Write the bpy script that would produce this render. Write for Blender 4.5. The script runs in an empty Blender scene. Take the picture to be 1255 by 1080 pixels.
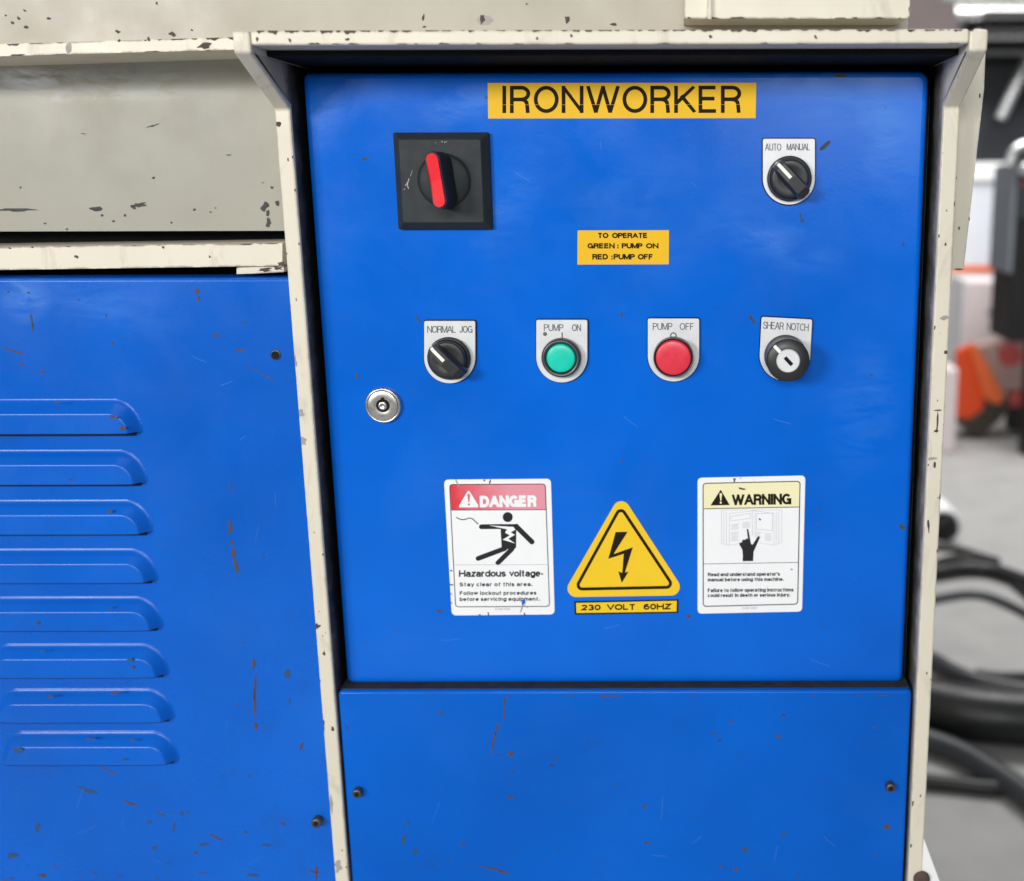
import bpy, bmesh, math, random
from mathutils import Vector, Matrix
random.seed(11)
SC = bpy.context.scene
COL = SC.collection

# ------------------------------------------------------------------ camera
F_PX, PPX, PPY, IMG_W, IMG_H = 1250.0, 838.0, 474.0, 1255.0, 1080.0
CAM = Vector((0.0, -0.675, 1.25))
PITCH, YAW, ROLL = (math.radians(a) for a in (11.3714, 0.0536, 0.1453))
_f = Vector((0, math.cos(PITCH), -math.sin(PITCH)))
_d = Vector((0, -math.sin(PITCH), -math.cos(PITCH)))
_r = Vector((1, 0, 0))
_rz = Matrix.Rotation(YAW, 3, 'Z')
_f, _d, _r = _rz @ _f, _rz @ _d, _rz @ _r
RIGHT = math.cos(ROLL) * _r + math.sin(ROLL) * _d
DOWN = -math.sin(ROLL) * _r + math.cos(ROLL) * _d
FWD = _f
cam_data = bpy.data.cameras.new('camera')
cam = bpy.data.objects.new('camera', cam_data)
COL.objects.link(cam)
M = Matrix((RIGHT, -DOWN, -FWD)).transposed().to_4x4()
M.translation = CAM
cam.matrix_world = M
cam_data.sensor_fit = 'HORIZONTAL'
cam_data.sensor_width = 36.0
cam_data.lens = 36.0 * F_PX / IMG_W
cam_data.shift_x = (IMG_W / 2 - PPX) / IMG_W
cam_data.shift_y = (PPY - IMG_H / 2) / IMG_W
cam_data.clip_start = 0.01
cam_data.clip_end = 200
cam_data.dof.use_dof = True
cam_data.dof.focus_distance = 0.655
cam_data.dof.aperture_fstop = 4.6
SC.camera = cam

# ------------------------------------------------------------------ world, lamps, exposure
W = bpy.data.worlds.new('World')
SC.world = W
W.use_nodes = True
bg = W.node_tree.nodes['Background']
bg.inputs['Color'].default_value = (0.86, 0.93, 1.0, 1)
bg.inputs['Strength'].default_value = 0.17

def area(name, loc, target, sx, sy, power, color):
    l = bpy.data.lights.new(name, 'AREA')
    l.shape = 'RECTANGLE'; l.size = sx; l.size_y = sy; l.energy = power; l.color = color
    o = bpy.data.objects.new(name, l); COL.objects.link(o)
    o.location = loc
    o.rotation_euler = (Vector(target) - Vector(loc)).to_track_quat('-Z', 'Y').to_euler()
    return o
area('window_light', (-2.05, -2.8, 1.98), (-.1, 0, 1.25), 1.0, 0.7, 76, (1.0, 0.985, 0.96))
area('front_light', (-0.25, -3.2, 2.28), (0.05, 0, 1.28), 1.3, 0.6, 50, (1.0, 0.99, 0.97))  # unseen front lamp, added to even out the light
area('doorway_light', (0.56, -2.3, 1.56), (0.05, 0, 1.2), 0.75, 0.45, 6.5, (0.84, 0.93, 1.0))
area('shop_light', (-0.2, -0.75, 3.4), (-0.1, 0.0, 1.0), 1.8, 0.08, 7, (1.0, 0.99, 0.97))
area('background_fill_light', (1.6, 3.3, 3.9), (1.8, 4.9, 0.3), 2.8, 2.4, 240, (1.0, 0.99, 0.98))  # unseen lamp added to brighten the background
SC.view_settings.view_transform = 'Standard'
SC.view_settings.look = 'None'
SC.view_settings.exposure = 0.0
SC.view_settings.gamma = 1.0
SC.view_settings.use_curve_mapping = False
SC.cycles.max_bounces = 8

# ------------------------------------------------------------------ points
def ray(px, py):
    return (FWD + RIGHT * ((px - PPX) / F_PX) + DOWN * ((py - PPY) / F_PX))
def P(px, py, y=0.0):
    """the point of the photograph's line of sight that lies on the plane Y = y"""
    v = ray(px, py)
    return CAM + v * ((y - CAM.y) / v.y)
def FL(px, py, z=0.0):
    """the same on the level z (floor 0)"""
    v = ray(px, py)
    return CAM + v * ((z - CAM.z) / v.z)

# ------------------------------------------------------------------ materials
def newmat(name):
    m = bpy.data.materials.new(name); m.use_nodes = True
    nt = m.node_tree
    return m, nt, nt.nodes['Principled BSDF']
def N(nt, t, **kw):
    n = nt.nodes.new(t)
    for k, v in kw.items(): setattr(n, k, v)
    return n
def noise(nt, vec, scale, detail=4, rough=0.55, dist=0.0):
    n = N(nt, 'ShaderNodeTexNoise')
    n.inputs['Scale'].default_value = scale; n.inputs['Detail'].default_value = detail
    n.inputs['Roughness'].default_value = rough; n.inputs['Distortion'].default_value = dist
    nt.links.new(vec, n.inputs['Vector'])
    return n.outputs['Fac']
def ramp(nt, fac, a, b, ca=(0, 0, 0, 1), cb=(1, 1, 1, 1)):
    r = N(nt, 'ShaderNodeValToRGB')
    r.color_ramp.elements[0].position = a; r.color_ramp.elements[0].color = ca
    r.color_ramp.elements[1].position = b; r.color_ramp.elements[1].color = cb
    nt.links.new(fac, r.inputs['Fac'])
    return r.outputs['Color']
def mix(nt, fac, a, b, mode='MIX'):
    m = N(nt, 'ShaderNodeMix', data_type='RGBA', blend_type=mode)
    for sock, v in ((m.inputs[0], fac), (m.inputs[6], a), (m.inputs[7], b)):
        if isinstance(v, (int, float)): sock.default_value = v
        elif isinstance(v, tuple): sock.default_value = v if len(v) == 4 else (*v, 1)
        else: nt.links.new(v, sock)
    return m.outputs[2]
def math_(nt, op, a, b=None):
    m = N(nt, 'ShaderNodeMath', operation=op)
    for i, v in enumerate((a, b)):
        if v is None: continue
        if isinstance(v, (int, float)): m.inputs[i].default_value = v
        else: nt.links.new(v, m.inputs[i])
    return m.outputs[0]
def pos(nt, scale=(1, 1, 1), rot=(0, 0, 0)):
    g = N(nt, 'ShaderNodeNewGeometry'); mp = N(nt, 'ShaderNodeMapping')
    mp.inputs['Scale'].default_value = scale; mp.inputs['Rotation'].default_value = rot
    nt.links.new(g.outputs['Position'], mp.inputs['Vector'])
    return mp.outputs['Vector']
def bump(nt, bsdf, h, strength, dist):
    b = N(nt, 'ShaderNodeBump'); b.inputs['Strength'].default_value = strength; b.inputs['Distance'].default_value = dist
    nt.links.new(h, b.inputs['Height']); nt.links.new(b.outputs['Normal'], bsdf.inputs['Normal'])

def plain(name, col, rough=0.5, metal=0.0, var=0.15, scale=60, bmp=0.0, spec=0.5):
    m, nt, b = newmat(name)
    p = pos(nt)
    n = noise(nt, p, scale, 5)
    c2 = tuple(max(0, c * (1 - var)) for c in col); c1 = tuple(min(1, c * (1 + var)) for c in col)
    nt.links.new(mix(nt, n, (*c2, 1), (*c1, 1)), b.inputs['Base Color'])
    nt.links.new(ramp(nt, noise(nt, p, scale * 1.7, 4), 0.2, 0.9, (rough * .8,) * 3 + (1,), (min(1, rough * 1.25),) * 3 + (1,)), b.inputs['Roughness'])
    b.inputs['Metallic'].default_value = metal
    b.inputs['Specular IOR Level'].default_value = spec
    if bmp: bump(nt, b, noise(nt, p, scale * 4, 3), bmp, 0.001)
    return m

def blue_paint(name, film=0.35, grime=0.0, k=1.0, spec=0.25, wipes=(), rg=(.15, .29)):
    m, nt, b = newmat(name)
    p = pos(nt)
    base = mix(nt, ramp(nt, noise(nt, p, 5, 4), .3, .7), (0.0002, 0.095 * k, 0.50 * k), (0.0003, 0.133 * k, 0.66 * k))
    # wiped dusty film with some sheen painted in, broad patches broken by streaks
    big = ramp(nt, noise(nt, p, 7.0, 3, .5, .6), 0.50, 0.78)
    st = ramp(nt, noise(nt, pos(nt, (9, 9, 34), (0, .55, 0)), 3.0, 6, .65, 1.2), 0.40, 0.72)
    fm = math_(nt, 'MULTIPLY', math_(nt, 'MULTIPLY', big, math_(nt, 'ADD', math_(nt, 'MULTIPLY', st, .6), .4)), film)
    base = mix(nt, fm, base, (0.16, 0.33, 0.72))
    for (px, py, w, h, rz, amt) in wipes:  # greasy wipe marks, lightened to carry reflected sheen too
        c0 = P(px, py, 0)
        mp = N(nt, 'ShaderNodeMapping', vector_type='TEXTURE'); mp.inputs['Location'].default_value = c0; mp.inputs['Rotation'].default_value = (0, rz, 0); mp.inputs['Scale'].default_value = (w, 1, h)
        nt.links.new(p, mp.inputs['Vector'])
        ln = N(nt, 'ShaderNodeVectorMath', operation='LENGTH')
        nt.links.new(mp.outputs['Vector'], ln.inputs[0])
        near = ramp(nt, ln.outputs['Value'], .15, 1.0, (1, 1, 1, 1), (0, 0, 0, 1))
        br = ramp(nt, noise(nt, pos(nt, (1, 1, 3.2), (0, rz, 0)), 26, 7, .62, .7), .36, .68)
        q = math_(nt, 'MULTIPLY', math_(nt, 'MULTIPLY', near, br), amt)
        base = mix(nt, q, base, (0.13, 0.34, 0.74))
        fm = math_(nt, 'MAXIMUM', fm, q)
    # small dark specks and greenish grime
    sp = ramp(nt, noise(nt, p, 130, 2, .5), 0.735, 0.76)
    reg = ramp(nt, noise(nt, p, 14, 2), .45, .62)
    base = mix(nt, math_(nt, 'MULTIPLY', math_(nt, 'MULTIPLY', sp, reg), .8), base, (0.035, 0.045, 0.06))
    if grime:
        gm = ramp(nt, noise(nt, p, 45, 5, .6), .60, .74)
        base = mix(nt, math_(nt, 'MULTIPLY', gm, grime), base, (0.012, 0.065, 0.25))
    nt.links.new(base, b.inputs['Base Color'])
    r = ramp(nt, noise(nt, p, 22, 5, .6, .5), .3, .75, (rg[0],) * 3 + (1,), (rg[1],) * 3 + (1,))
    nt.links.new(mix(nt, fm, r, (.6, .6, .6)), b.inputs['Roughness'])
    bump(nt, b, noise(nt, p, 420, 3), 0.16, 0.0003)
    b.inputs['Specular IOR Level'].default_value = spec
    return m

def cream_paint(name, col=(0.66, 0.61, 0.495), wear=0.5, edge=0.0030, speck=0.6, dirt=0.7, smears=False):
    m, nt, b = newmat(name)
    p = pos(nt)
    base = mix(nt, noise(nt, p, 9, 5), tuple(c * .90 for c in col), tuple(min(.86, c * 1.07) for c in col))
    dm = ramp(nt, noise(nt, pos(nt, (1, 1, .35)), 38, 6, .65, .8), .56, .80)
    base = mix(nt, math_(nt, 'MULTIPLY', dm, dirt), base, (0.29, 0.245, 0.175))
    if smears:      # pale patches and dark streaks along the upper bend
        for (px, py, w, h, c, amt, lo) in ((95, 97, .115, .016, (0.62, 0.62, 0.60), .85, .42), (20, 106, .09, .008, (0.16, 0.16, 0.15), .75, .40), (148, 90, .030, .014, (0.17, 0.165, 0.15), .8, .48),
                                           (225, 104, .10, .010, (0.24, 0.235, 0.21), .6, .42), (60, 82, .14, .006, (0.2, 0.2, 0.18), .7, .40), (255, 125, .022, .045, (0.27, 0.265, 0.24), .5, .45), (35, 95, .03, .008, (0.8, 0.8, 0.79), .8, .4)):
            c0 = P(px, py, .022)
            mp = N(nt, 'ShaderNodeMapping'); mp.inputs['Location'].default_value = (-c0.x / w, 0, -c0.z / h); mp.inputs['Scale'].default_value = (1 / w, 0, 1 / h)
            nt.links.new(p, mp.inputs['Vector'])
            ln = N(nt, 'ShaderNodeVectorMath', operation='LENGTH'); nt.links.new(mp.outputs['Vector'], ln.inputs[0])
            near = ramp(nt, ln.outputs['Value'], .25, 1.0, (1, 1, 1, 1), (0, 0, 0, 1))
            br = ramp(nt, noise(nt, pos(nt, (1, 1, 2.6)), 42, 6, .65, 1.0), lo, lo + .22)
            base = mix(nt, math_(nt, 'MULTIPLY', math_(nt, 'MULTIPLY', near, br), amt), base, c)
    chip = ramp(nt, noise(nt, p, 95, 4, .6, .3), 0.775 - .05 * speck, 0.79 - .05 * speck)
    reg = ramp(nt, noise(nt, p, 17, 2), .47, .58)
    cm = math_(nt, 'MULTIPLY', chip, reg)
    # flaked edges: where a rounded normal leaves the face's own normal
    bv = N(nt, 'ShaderNodeBevel'); bv.samples = 6; bv.inputs['Radius'].default_value = edge
    g = N(nt, 'ShaderNodeNewGeometry')
    dt = N(nt, 'ShaderNodeVectorMath', operation='DOT_PRODUCT')
    nt.links.new(bv.outputs['Normal'], dt.inputs[0]); nt.links.new(g.outputs['True Normal'], dt.inputs[1])
    e = math_(nt, 'SUBTRACT', 1.0, dt.outputs['Value'])
    fl = ramp(nt, noise(nt, p, 70, 5, .65),   .40, .66)
    em = ramp(nt, math_(nt, 'MULTIPLY', e, fl), 0.055, 0.075)
    cm = math_(nt, 'MAXIMUM', cm, math_(nt, 'MULTIPLY', em, wear))
    rust = mix(nt, noise(nt, p, 160, 3), (0.045, 0.028, 0.024), (0.13, 0.085, 0.075))
    base = mix(nt, cm, base, rust)
    nt.links.new(base, b.inputs['Base Color'])
    nt.links.new(ramp(nt, noise(nt, p, 30, 5), .3, .8, (.36,) * 3 + (1,), (.6,) * 3 + (1,)), b.inputs['Roughness'])
    h = math_(nt, 'SUBTRACT', math_(nt, 'MULTIPLY', noise(nt, p, 300, 3), .25), cm)
    bump(nt, b, h, 0.25, 0.0005)
    return m

def shaded_grime(name, y0, y1, back=(0.012, 0.012, 0.011), front=(0.55, 0.52, 0.45)):  # darkens toward the back: shade of the gap and grime in one colour
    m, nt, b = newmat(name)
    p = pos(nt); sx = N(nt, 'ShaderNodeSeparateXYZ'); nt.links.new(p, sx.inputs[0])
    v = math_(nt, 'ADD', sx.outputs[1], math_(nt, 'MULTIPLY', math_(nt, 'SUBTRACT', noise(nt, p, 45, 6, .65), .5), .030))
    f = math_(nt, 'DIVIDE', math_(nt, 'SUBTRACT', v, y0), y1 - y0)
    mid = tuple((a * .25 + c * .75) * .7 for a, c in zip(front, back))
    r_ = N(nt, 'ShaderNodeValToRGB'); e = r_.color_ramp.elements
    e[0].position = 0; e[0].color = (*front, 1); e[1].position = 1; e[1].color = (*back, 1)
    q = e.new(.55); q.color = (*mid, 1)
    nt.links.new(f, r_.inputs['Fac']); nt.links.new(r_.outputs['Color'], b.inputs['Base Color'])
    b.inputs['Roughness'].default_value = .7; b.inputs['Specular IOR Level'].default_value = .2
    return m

def sticker(name, col, rough=.42, sheen=None):
    m, nt, b = newmat(name)
    p = pos(nt)
    c = mix(nt, noise(nt, p, 40, 5), tuple(x * .93 for x in col), tuple(min(.9, x * 1.05) for x in col))
    if sheen:  # pinker toward the right: reflective sheen put into the print colour
        tc = N(nt, 'ShaderNodeTexCoord'); sx = N(nt, 'ShaderNodeSeparateXYZ')
        nt.links.new(tc.outputs['Generated'], sx.inputs[0])
        f = math_(nt, 'ADD', sx.outputs[0], math_(nt, 'MULTIPLY', math_(nt, 'SUBTRACT', noise(nt, p, 70, 3), .5), .5))
        c = mix(nt, ramp(nt, f, .0, .65), c, sheen)
    dirt = ramp(nt, noise(nt, p, 160, 4, .6), .66, .74)
    c = mix(nt, math_(nt, 'MULTIPLY', dirt, .30), c, (0.25, 0.24, 0.22))
    nt.links.new(c, b.inputs['Base Color'])
    b.inputs['Roughness'].default_value = rough
    b.inputs['Specular IOR Level'].default_value = .25
    return m

MAT = {
    'door': blue_paint('blue_door_paint', .10, .10, wipes=((1030, 118, .075, .030, .3, .24), (1088, 170, .022, .045, -.2, .42), (940, 292, .060, .018, .35, .22), (950, 96, .075, .009, 0, .36), (565, 130, .030, .012, -.35, .36), (622, 250, .022, .045, .5, .16), (1060, 500, .028, .055, .1, .17), (760, 245, .060, .025, -.3, .12), (400, 130, .015, .03, .4, .2))),
    'cover': blue_paint('blue_cover_shaded', .05, .25, .87, .15),  # darker than the door: the light's falloff is put into the paint
    'louver': blue_paint('blue_louver_shaded', .06, .25, .87, .28, wipes=((38, 362, .020, .020, .1, .5), (140, 372, .06, .022, .2, .16)), rg=(.22, .36)),  # same darkened blue, falloff put into the colour
    'cream': cream_paint('cream_paint', wear=.9),
    'beam': cream_paint('beam_paint', (0.39, 0.352, 0.282), wear=.5, speck=.5, dirt=.3),
    'cream_flat': cream_paint('cream_paint_plain', wear=.55, speck=.3),
    'shaded_cream': cream_paint('shaded_cream_paint', (0.315, 0.305, 0.252), wear=.5, speck=0.2, dirt=.5, smears=True),  # cream greyed down to carry the shade of the recess
    'hairline': plain('scratched_blue', (0.018, 0.16, 0.60), .6, 0, .3, 200),
    'lip_shade': plain('blue_black_shade', (0.006, 0.014, 0.045), .6, 0, .4, 200, 0, .2),  # painted shade for the louver lips
    'shade_grime_left': shaded_grime('shaded_grimy_paint', -.024, .000, front=(0.46, 0.40, 0.31)),
    'shade_grime_right': shaded_grime('shaded_smudged_paint', -.022, .012, front=(0.60, 0.58, 0.54)),
    'ledge_dust': plain('dusty_ledge', (0.030, 0.032, 0.034), .9, 0, .5, 120, 0, .1),
    'soot': plain('sooty_paint', (0.10, 0.10, 0.09), .7, 0, .5, 40),
    'black': plain('black_interior', (0.010, 0.011, 0.011), .9, 0, .3, 60, 0, .15),
    'rubber_shade': plain('black_rubber_shade', (0.010, 0.0105, 0.010), .9, 0, .3, 90, 0, .12),
    'rust': plain('rusted_chip', (0.075, 0.045, 0.038), .8, 0, .45, 200),
    'dark_chip': plain('dark_chip', (0.045, 0.047, 0.045), .75, 0, .4, 200),
    'scratch': plain('brown_scratch', (0.075, 0.042, 0.038), .75, 0, .45, 300),
    'olive': plain('olive_scratch', (0.02, 0.06, 0.15), .7, 0, .35, 300),
    'pale_scuff': plain('pale_scuff', (0.62, 0.63, 0.61), .5, 0, .15, 90),
    'primer': plain('grey_primer', (0.33, 0.30, 0.28), .7, 0, .3, 200),
    'yellow': sticker('yellow_tape', (0.78, 0.455, 0.006), .5),
    'yellow_sign': sticker('yellow_sign_film', (0.80, 0.52, 0.02)),
    'white': sticker('white_sign_film', (0.80, 0.80, 0.81)),
    'red_band': sticker('red_sign_band', (0.66, 0.045, 0.06), .4, (0.70, 0.27, 0.33)),
    'pale_yellow': sticker('pale_yellow_band', (0.80, 0.75, 0.46)),
    'ink': plain('black_ink', (0.016, 0.012, 0.008), .7, 0, .2, 200, 0, .08),
    'soft_ink': plain('dark_grey_ink', (0.024, 0.024, 0.026), .7, 0, .2, 200, 0, .08),
    'grey_ink': plain('grey_ink', (0.42, 0.43, 0.45), .5, 0, .15, 200),
    'legend': plain('legend_plate_white', (0.68, 0.68, 0.69), .38, .1, .13, 90),
    'engrave': plain('engraved_letter_grey', (0.10, 0.10, 0.11), .6, 0, .2, 200),
    'plastic': plain('black_switch_plastic', (0.018, 0.019, 0.020), .42, 0, .2, 80, .05),
    'plastic_grey': plain('charcoal_plastic', (0.022, 0.027, 0.030), .55, 0, .2, 60, .05, .25),
    'pointer': plain('white_pointer', (0.80, 0.79, 0.72), .5, 0, .05, 60),
    'red_handle': plain('red_handle_plastic', (0.74, 0.016, 0.028), .55, 0, .10, 60, 0, .2),
    'red_cap': plain('red_button_cap', (0.66, 0.028, 0.055), .34, 0, .18, 150, .05),
    'green_cap': plain('green_button_cap', (0.003, 0.55, 0.40), .34, 0, .16, 150, .05),
    'dark_metal': plain('dark_chromed_bezel', (0.10, 0.10, 0.10), .35, .7, .25, 60),
    'steel': plain('brushed_steel', (0.62, 0.60, 0.57), .30, 1.0, .12, 160),
    'steel_screw': plain('oily_screw_steel', (0.12, 0.11, 0.10), .42, .8, .3, 300),
    # around the machine
    'concrete': plain('concrete_floor', (0.36, 0.355, 0.345), .75, 0, .22, 7, .1),
    'wall': plain('dim_shop_wall', (0.17, 0.135, 0.135), .9, 0, .2, 3),
    'dark_steel': plain('dark_blue_grey_steel', (0.038, 0.043, 0.050), .55, .2, .25, 8),
    'charcoal': plain('charcoal_enamel', (0.007, 0.0075, 0.008), .5, 0, .3, 10),
    'tube': plain('bright_tube', (0.72, 0.72, 0.72), .28, .75, .08, 20),
    'white_box': plain('white_carton', (0.86, 0.86, 0.87), .6, 0, .04, 10),
    'pink_box': plain('pinkish_carton', (0.78, 0.69, 0.69), .7, 0, .07, 12),
    'orange': plain('orange_plastic', (0.92, 0.085, 0.010), .45, 0, .12, 12),
    'orange_light': plain('light_orange_plastic', (0.95, 0.17, 0.04), .45, 0, .1, 12),
    'brown': plain('dark_brown_wood', (0.055, 0.045, 0.035), .8, 0, .3, 14),
    'tub': plain('cloudy_pink_plastic', (0.48, 0.34, 0.31), .5, 0, .12, 12),
    'tub_red': plain('faded_red_lid', (0.55, 0.085, 0.08), .5, 0, .15, 12),
    'hose': plain('black_hose_rubber', (0.009, 0.0095, 0.010), .42, 0, .3, 14),
    'hose_grey': plain('grey_hose_rubber', (0.045, 0.048, 0.054), .40, 0, .25, 14),
    'pale_metal': plain('pale_blue_grey_metal', (0.66, 0.69, 0.74), .5, 0, .05, 12),
    'steel_blue': plain('slate_metal', (0.20, 0.225, 0.255), .5, .1, .15, 12),
    'white_foot': plain('white_foot_paint', (0.80, 0.80, 0.80), .5, 0, .04, 30),
}

# ------------------------------------------------------------------ mesh builder
class MB:
    def __init__(s): s.v, s.f, s.mi, s.sm = [], [], [], []
    def add(s, verts, faces, mi=0, smooth=False):
        o = len(s.v); s.v += [Vector(v) for v in verts]
        for f in faces:
            s.f.append([i + o for i in f]); s.mi.append(mi); s.sm.append(smooth)
    def poly(s, pts, mi=0): s.add(pts, [list(range(len(pts)))], mi)
    def build(s, name, mats, parent=None, bevel=0.0, segs=2, origin=None, auto=None):
        lo = Vector([min(v[i] for v in s.v) for i in range(3)]); hi = Vector([max(v[i] for v in s.v) for i in range(3)])
        org = Vector(origin) if origin is not None else (lo + hi) / 2
        me = bpy.data.meshes.new(name)
        me.from_pydata([v - org for v in s.v], [], s.f)
        for m in (mats if isinstance(mats, (list, tuple)) else [mats]): me.materials.append(MAT[m])
        for i, p in enumerate(me.polygons): p.material_index = s.mi[i]; p.use_smooth = s.sm[i]
        if bevel:
            bm = bmesh.new(); bm.from_mesh(me)
            es = [e for e in bm.edges if len(e.link_faces) == 2 and e.calc_face_angle(0) > .5]
            bmesh.ops.bevel(bm, geom=es, offset=bevel, segments=segs, profile=.5, affect='EDGES', clamp_overlap=True)
            for f in bm.faces: f.smooth = False
            bm.to_mesh(me); bm.free()
        o = bpy.data.objects.new(name, me); COL.objects.link(o)
        if parent is not None:
            o.parent = parent; o.location = org - world_loc(parent)
        else: o.location = org
        return o
def world_loc(o):
    l = o.location.copy()
    while o.parent is not None: o = o.parent; l += o.location
    return l

def box(mb, x0, x1, y0, y1, z0, z1, mi=0):
    v = [(x, y, z) for x in (x0, x1) for y in (y0, y1) for z in (z0, z1)]
    mb.add(v, [(0, 1, 3, 2), (4, 6, 7, 5), (0, 4, 5, 1), (2, 3, 7, 6), (0, 2, 6, 4), (1, 5, 7, 3)], mi)
def slab(mb, pts, depth, mi=0):
    """a plate: outline pts (points on its front), thickness depth towards +Y"""
    n = len(pts); b = [Vector(p) + Vector((0, depth, 0)) for p in pts]
    nrm = Vector((0, 0, 0))
    for i in range(n): nrm += Vector(pts[i]).cross(Vector(pts[(i + 1) % n]))
    fl = nrm.y > 0
    fr = list(range(n)); bk = [n + i for i in range(n)]
    if fl: fr = fr[::-1]
    else: bk = bk[::-1]
    fs = [fr, bk]
    for i in range(n):
        j = (i + 1) % n
        q = [i, n + i, n + j, j]
        fs.append(q[::-1] if fl else q)
    mb.add(list(pts) + b, fs, mi)
def prism_x(mb, yz, x0, x1, mi=0):
    n = len(yz)
    a = [(x0, y, z) for y, z in yz]; b = [(x1, y, z) for y, z in yz]
    area_ = sum(yz[i][0] * yz[(i + 1) % n][1] - yz[(i + 1) % n][0] * yz[i][1] for i in range(n))
    fs = [list(range(n))[::-1], [n + i for i in range(n)]]
    fs += [[i, (i + 1) % n, n + (i + 1) % n, n + i] for i in range(n)]
    if area_ < 0: fs = [f[::-1] for f in fs]
    mb.add(a + b, fs, mi)
def rrect(x0, x1, z0, z1, r, seg=5, rs=None):
    """rounded rectangle outline in (x, z), counter-clockwise seen from the front"""
    rs = rs or (r, r, r, r); out = []
    for (cx, cz, sx, sz, a0, rr) in ((x1, z1, -1, -1, 0, rs[0]), (x0, z1, 1, -1, 90, rs[1]), (x0, z0, 1, 1, 180, rs[2]), (x1, z0, -1, 1, 270, rs[3])):
        for k in range(seg + 1):
            a = math.radians(a0 + 90 * k / seg)
            out.append((cx + sx * rr + rr * math.cos(a), cz + sz * rr + rr * math.sin(a)))
    return out
def inset(pts, d):
    n = len(pts); out = []
    for i in range(n):
        a, b, c = Vector(pts[i - 1]), Vector(pts[i]), Vector(pts[(i + 1) % n])
        e1 = (b - a); e2 = (c - b)
        e1 = e1.normalized() if e1.length > 1e-9 else e2.normalized(); e2 = e2.normalized() if e2.length > 1e-9 else e1
        n1 = Vector((-e1.y, e1.x)); n2 = Vector((-e2.y, e2.x)); m = n1 + n2
        m = m / max(.5, m.dot(n1))
        out.append((b.x + m.x * d, b.y + m.y * d))
    return out
def pillow(mb, outline, yf, yb, bev, seg=4, mi=0, mi_side=None):
    """plate with rolled front edges: outline (x,z) ccw, front at yf, back at yb"""
    n = len(outline); rings = [[(x, yb, z) for x, z in outline]]
    for k in range(seg + 1):
        a = math.pi / 2 * k / seg
        o = inset(outline, bev * (1 - math.cos(a)))
        y = yf + bev * (1 - math.sin(a))
        rings.append([(x, y, z) for x, z in o])
    v = [p for r in rings for p in r]
    fs = []
    for k in range(len(rings) - 1):
        for i in range(n):
            j = (i + 1) % n
            fs.append([k * n + i, k * n + j, (k + 1) * n + j, (k + 1) * n + i])
    mb.add(v, fs, mi if mi_side is None else mi_side, True)
    mb.add(rings[-1], [list(range(n))], mi)
def lathe(mb, c, prof, n=40, mi=0, smooth=True, tilt=None):
    """turned part: axis towards the viewer (-Y) from c, prof = [(radius, height)] from the base outwards"""
    v = []
    for r, h in prof:
        for k in range(n):
            a = 2 * math.pi * k / n
            v.append((c[0] + r * math.cos(a), c[1] - h, c[2] + r * math.sin(a)))
    fs = []
    for q in range(len(prof) - 1):
        for k in range(n):
            j = (k + 1) % n
            fs.append([q * n + k, q * n + j, (q + 1) * n + j, (q + 1) * n + k])
    mb.add(v, fs, mi, smooth)
    if prof[-1][0] > 1e-6:
        L = len(prof) - 1
        mb.add(v[L * n:], [list(range(n))], mi, False)
def tube(mb, pts, r, n=12, mi=0):
    pts = [Vector(p) for p in pts]; rings = []
    for i, p in enumerate(pts):
        t = (pts[min(i + 1, len(pts) - 1)] - pts[max(i - 1, 0)]).normalized()
        u = t.cross(Vector((0, 0, 1)));
        if u.length < .05: u = t.cross(Vector((0, 1, 0)))
        u.normalize(); w = u.cross(t)
        rings.append([p + (u * math.cos(2 * math.pi * k / n) + w * math.sin(2 * math.pi * k / n)) * r for k in range(n)])
    v = [p for q in rings for p in q]
    fs = [[q * n + k, (q + 1) * n + k, (q + 1) * n + (k + 1) % n, q * n + (k + 1) % n] for q in range(len(rings) - 1) for k in range(n)]
    mb.add(v, fs, mi, True)
    mb.add(rings[0], [list(range(n))], mi); mb.add(rings[-1], [list(range(n))[::-1]], mi)
def smooth_path(ctrl, k=10):
    c = [Vector(p) for p in ctrl]; c = [c[0] * 2 - c[1]] + c + [c[-1] * 2 - c[-2]]; out = []
    for i in range(1, len(c) - 2):
        for s in range(k):
            t = s / k
            out.append(.5 * ((2 * c[i]) + (c[i + 1] - c[i - 1]) * t + (2 * c[i - 1] - 5 * c[i] + 4 * c[i + 1] - c[i + 2]) * t * t + (3 * c[i] - c[i - 1] - 3 * c[i + 1] + c[i + 2]) * t ** 3))
    out.append(c[-2]); return out
def blob(mb, px, py, ln, wd, ang, y, mi, rough=.3, n=11):
    """a small flake or scratch lying on the plane Y = y: ln x wd (photograph units), ang degrees"""
    a = math.radians(ang); out = []
    for k in range(n):
        t = -2 * math.pi * k / n
        rr = 1 + random.uniform(-rough, rough)
        ex, ey = math.cos(t) * ln / 2 * rr, math.sin(t) * wd / 2 * rr
        out.append(P(px + ex * math.cos(a) - ey * math.sin(a), py + ex * math.sin(a) + ey * math.cos(a), y))
    mb.add(out, [list(range(n))], mi)
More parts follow.
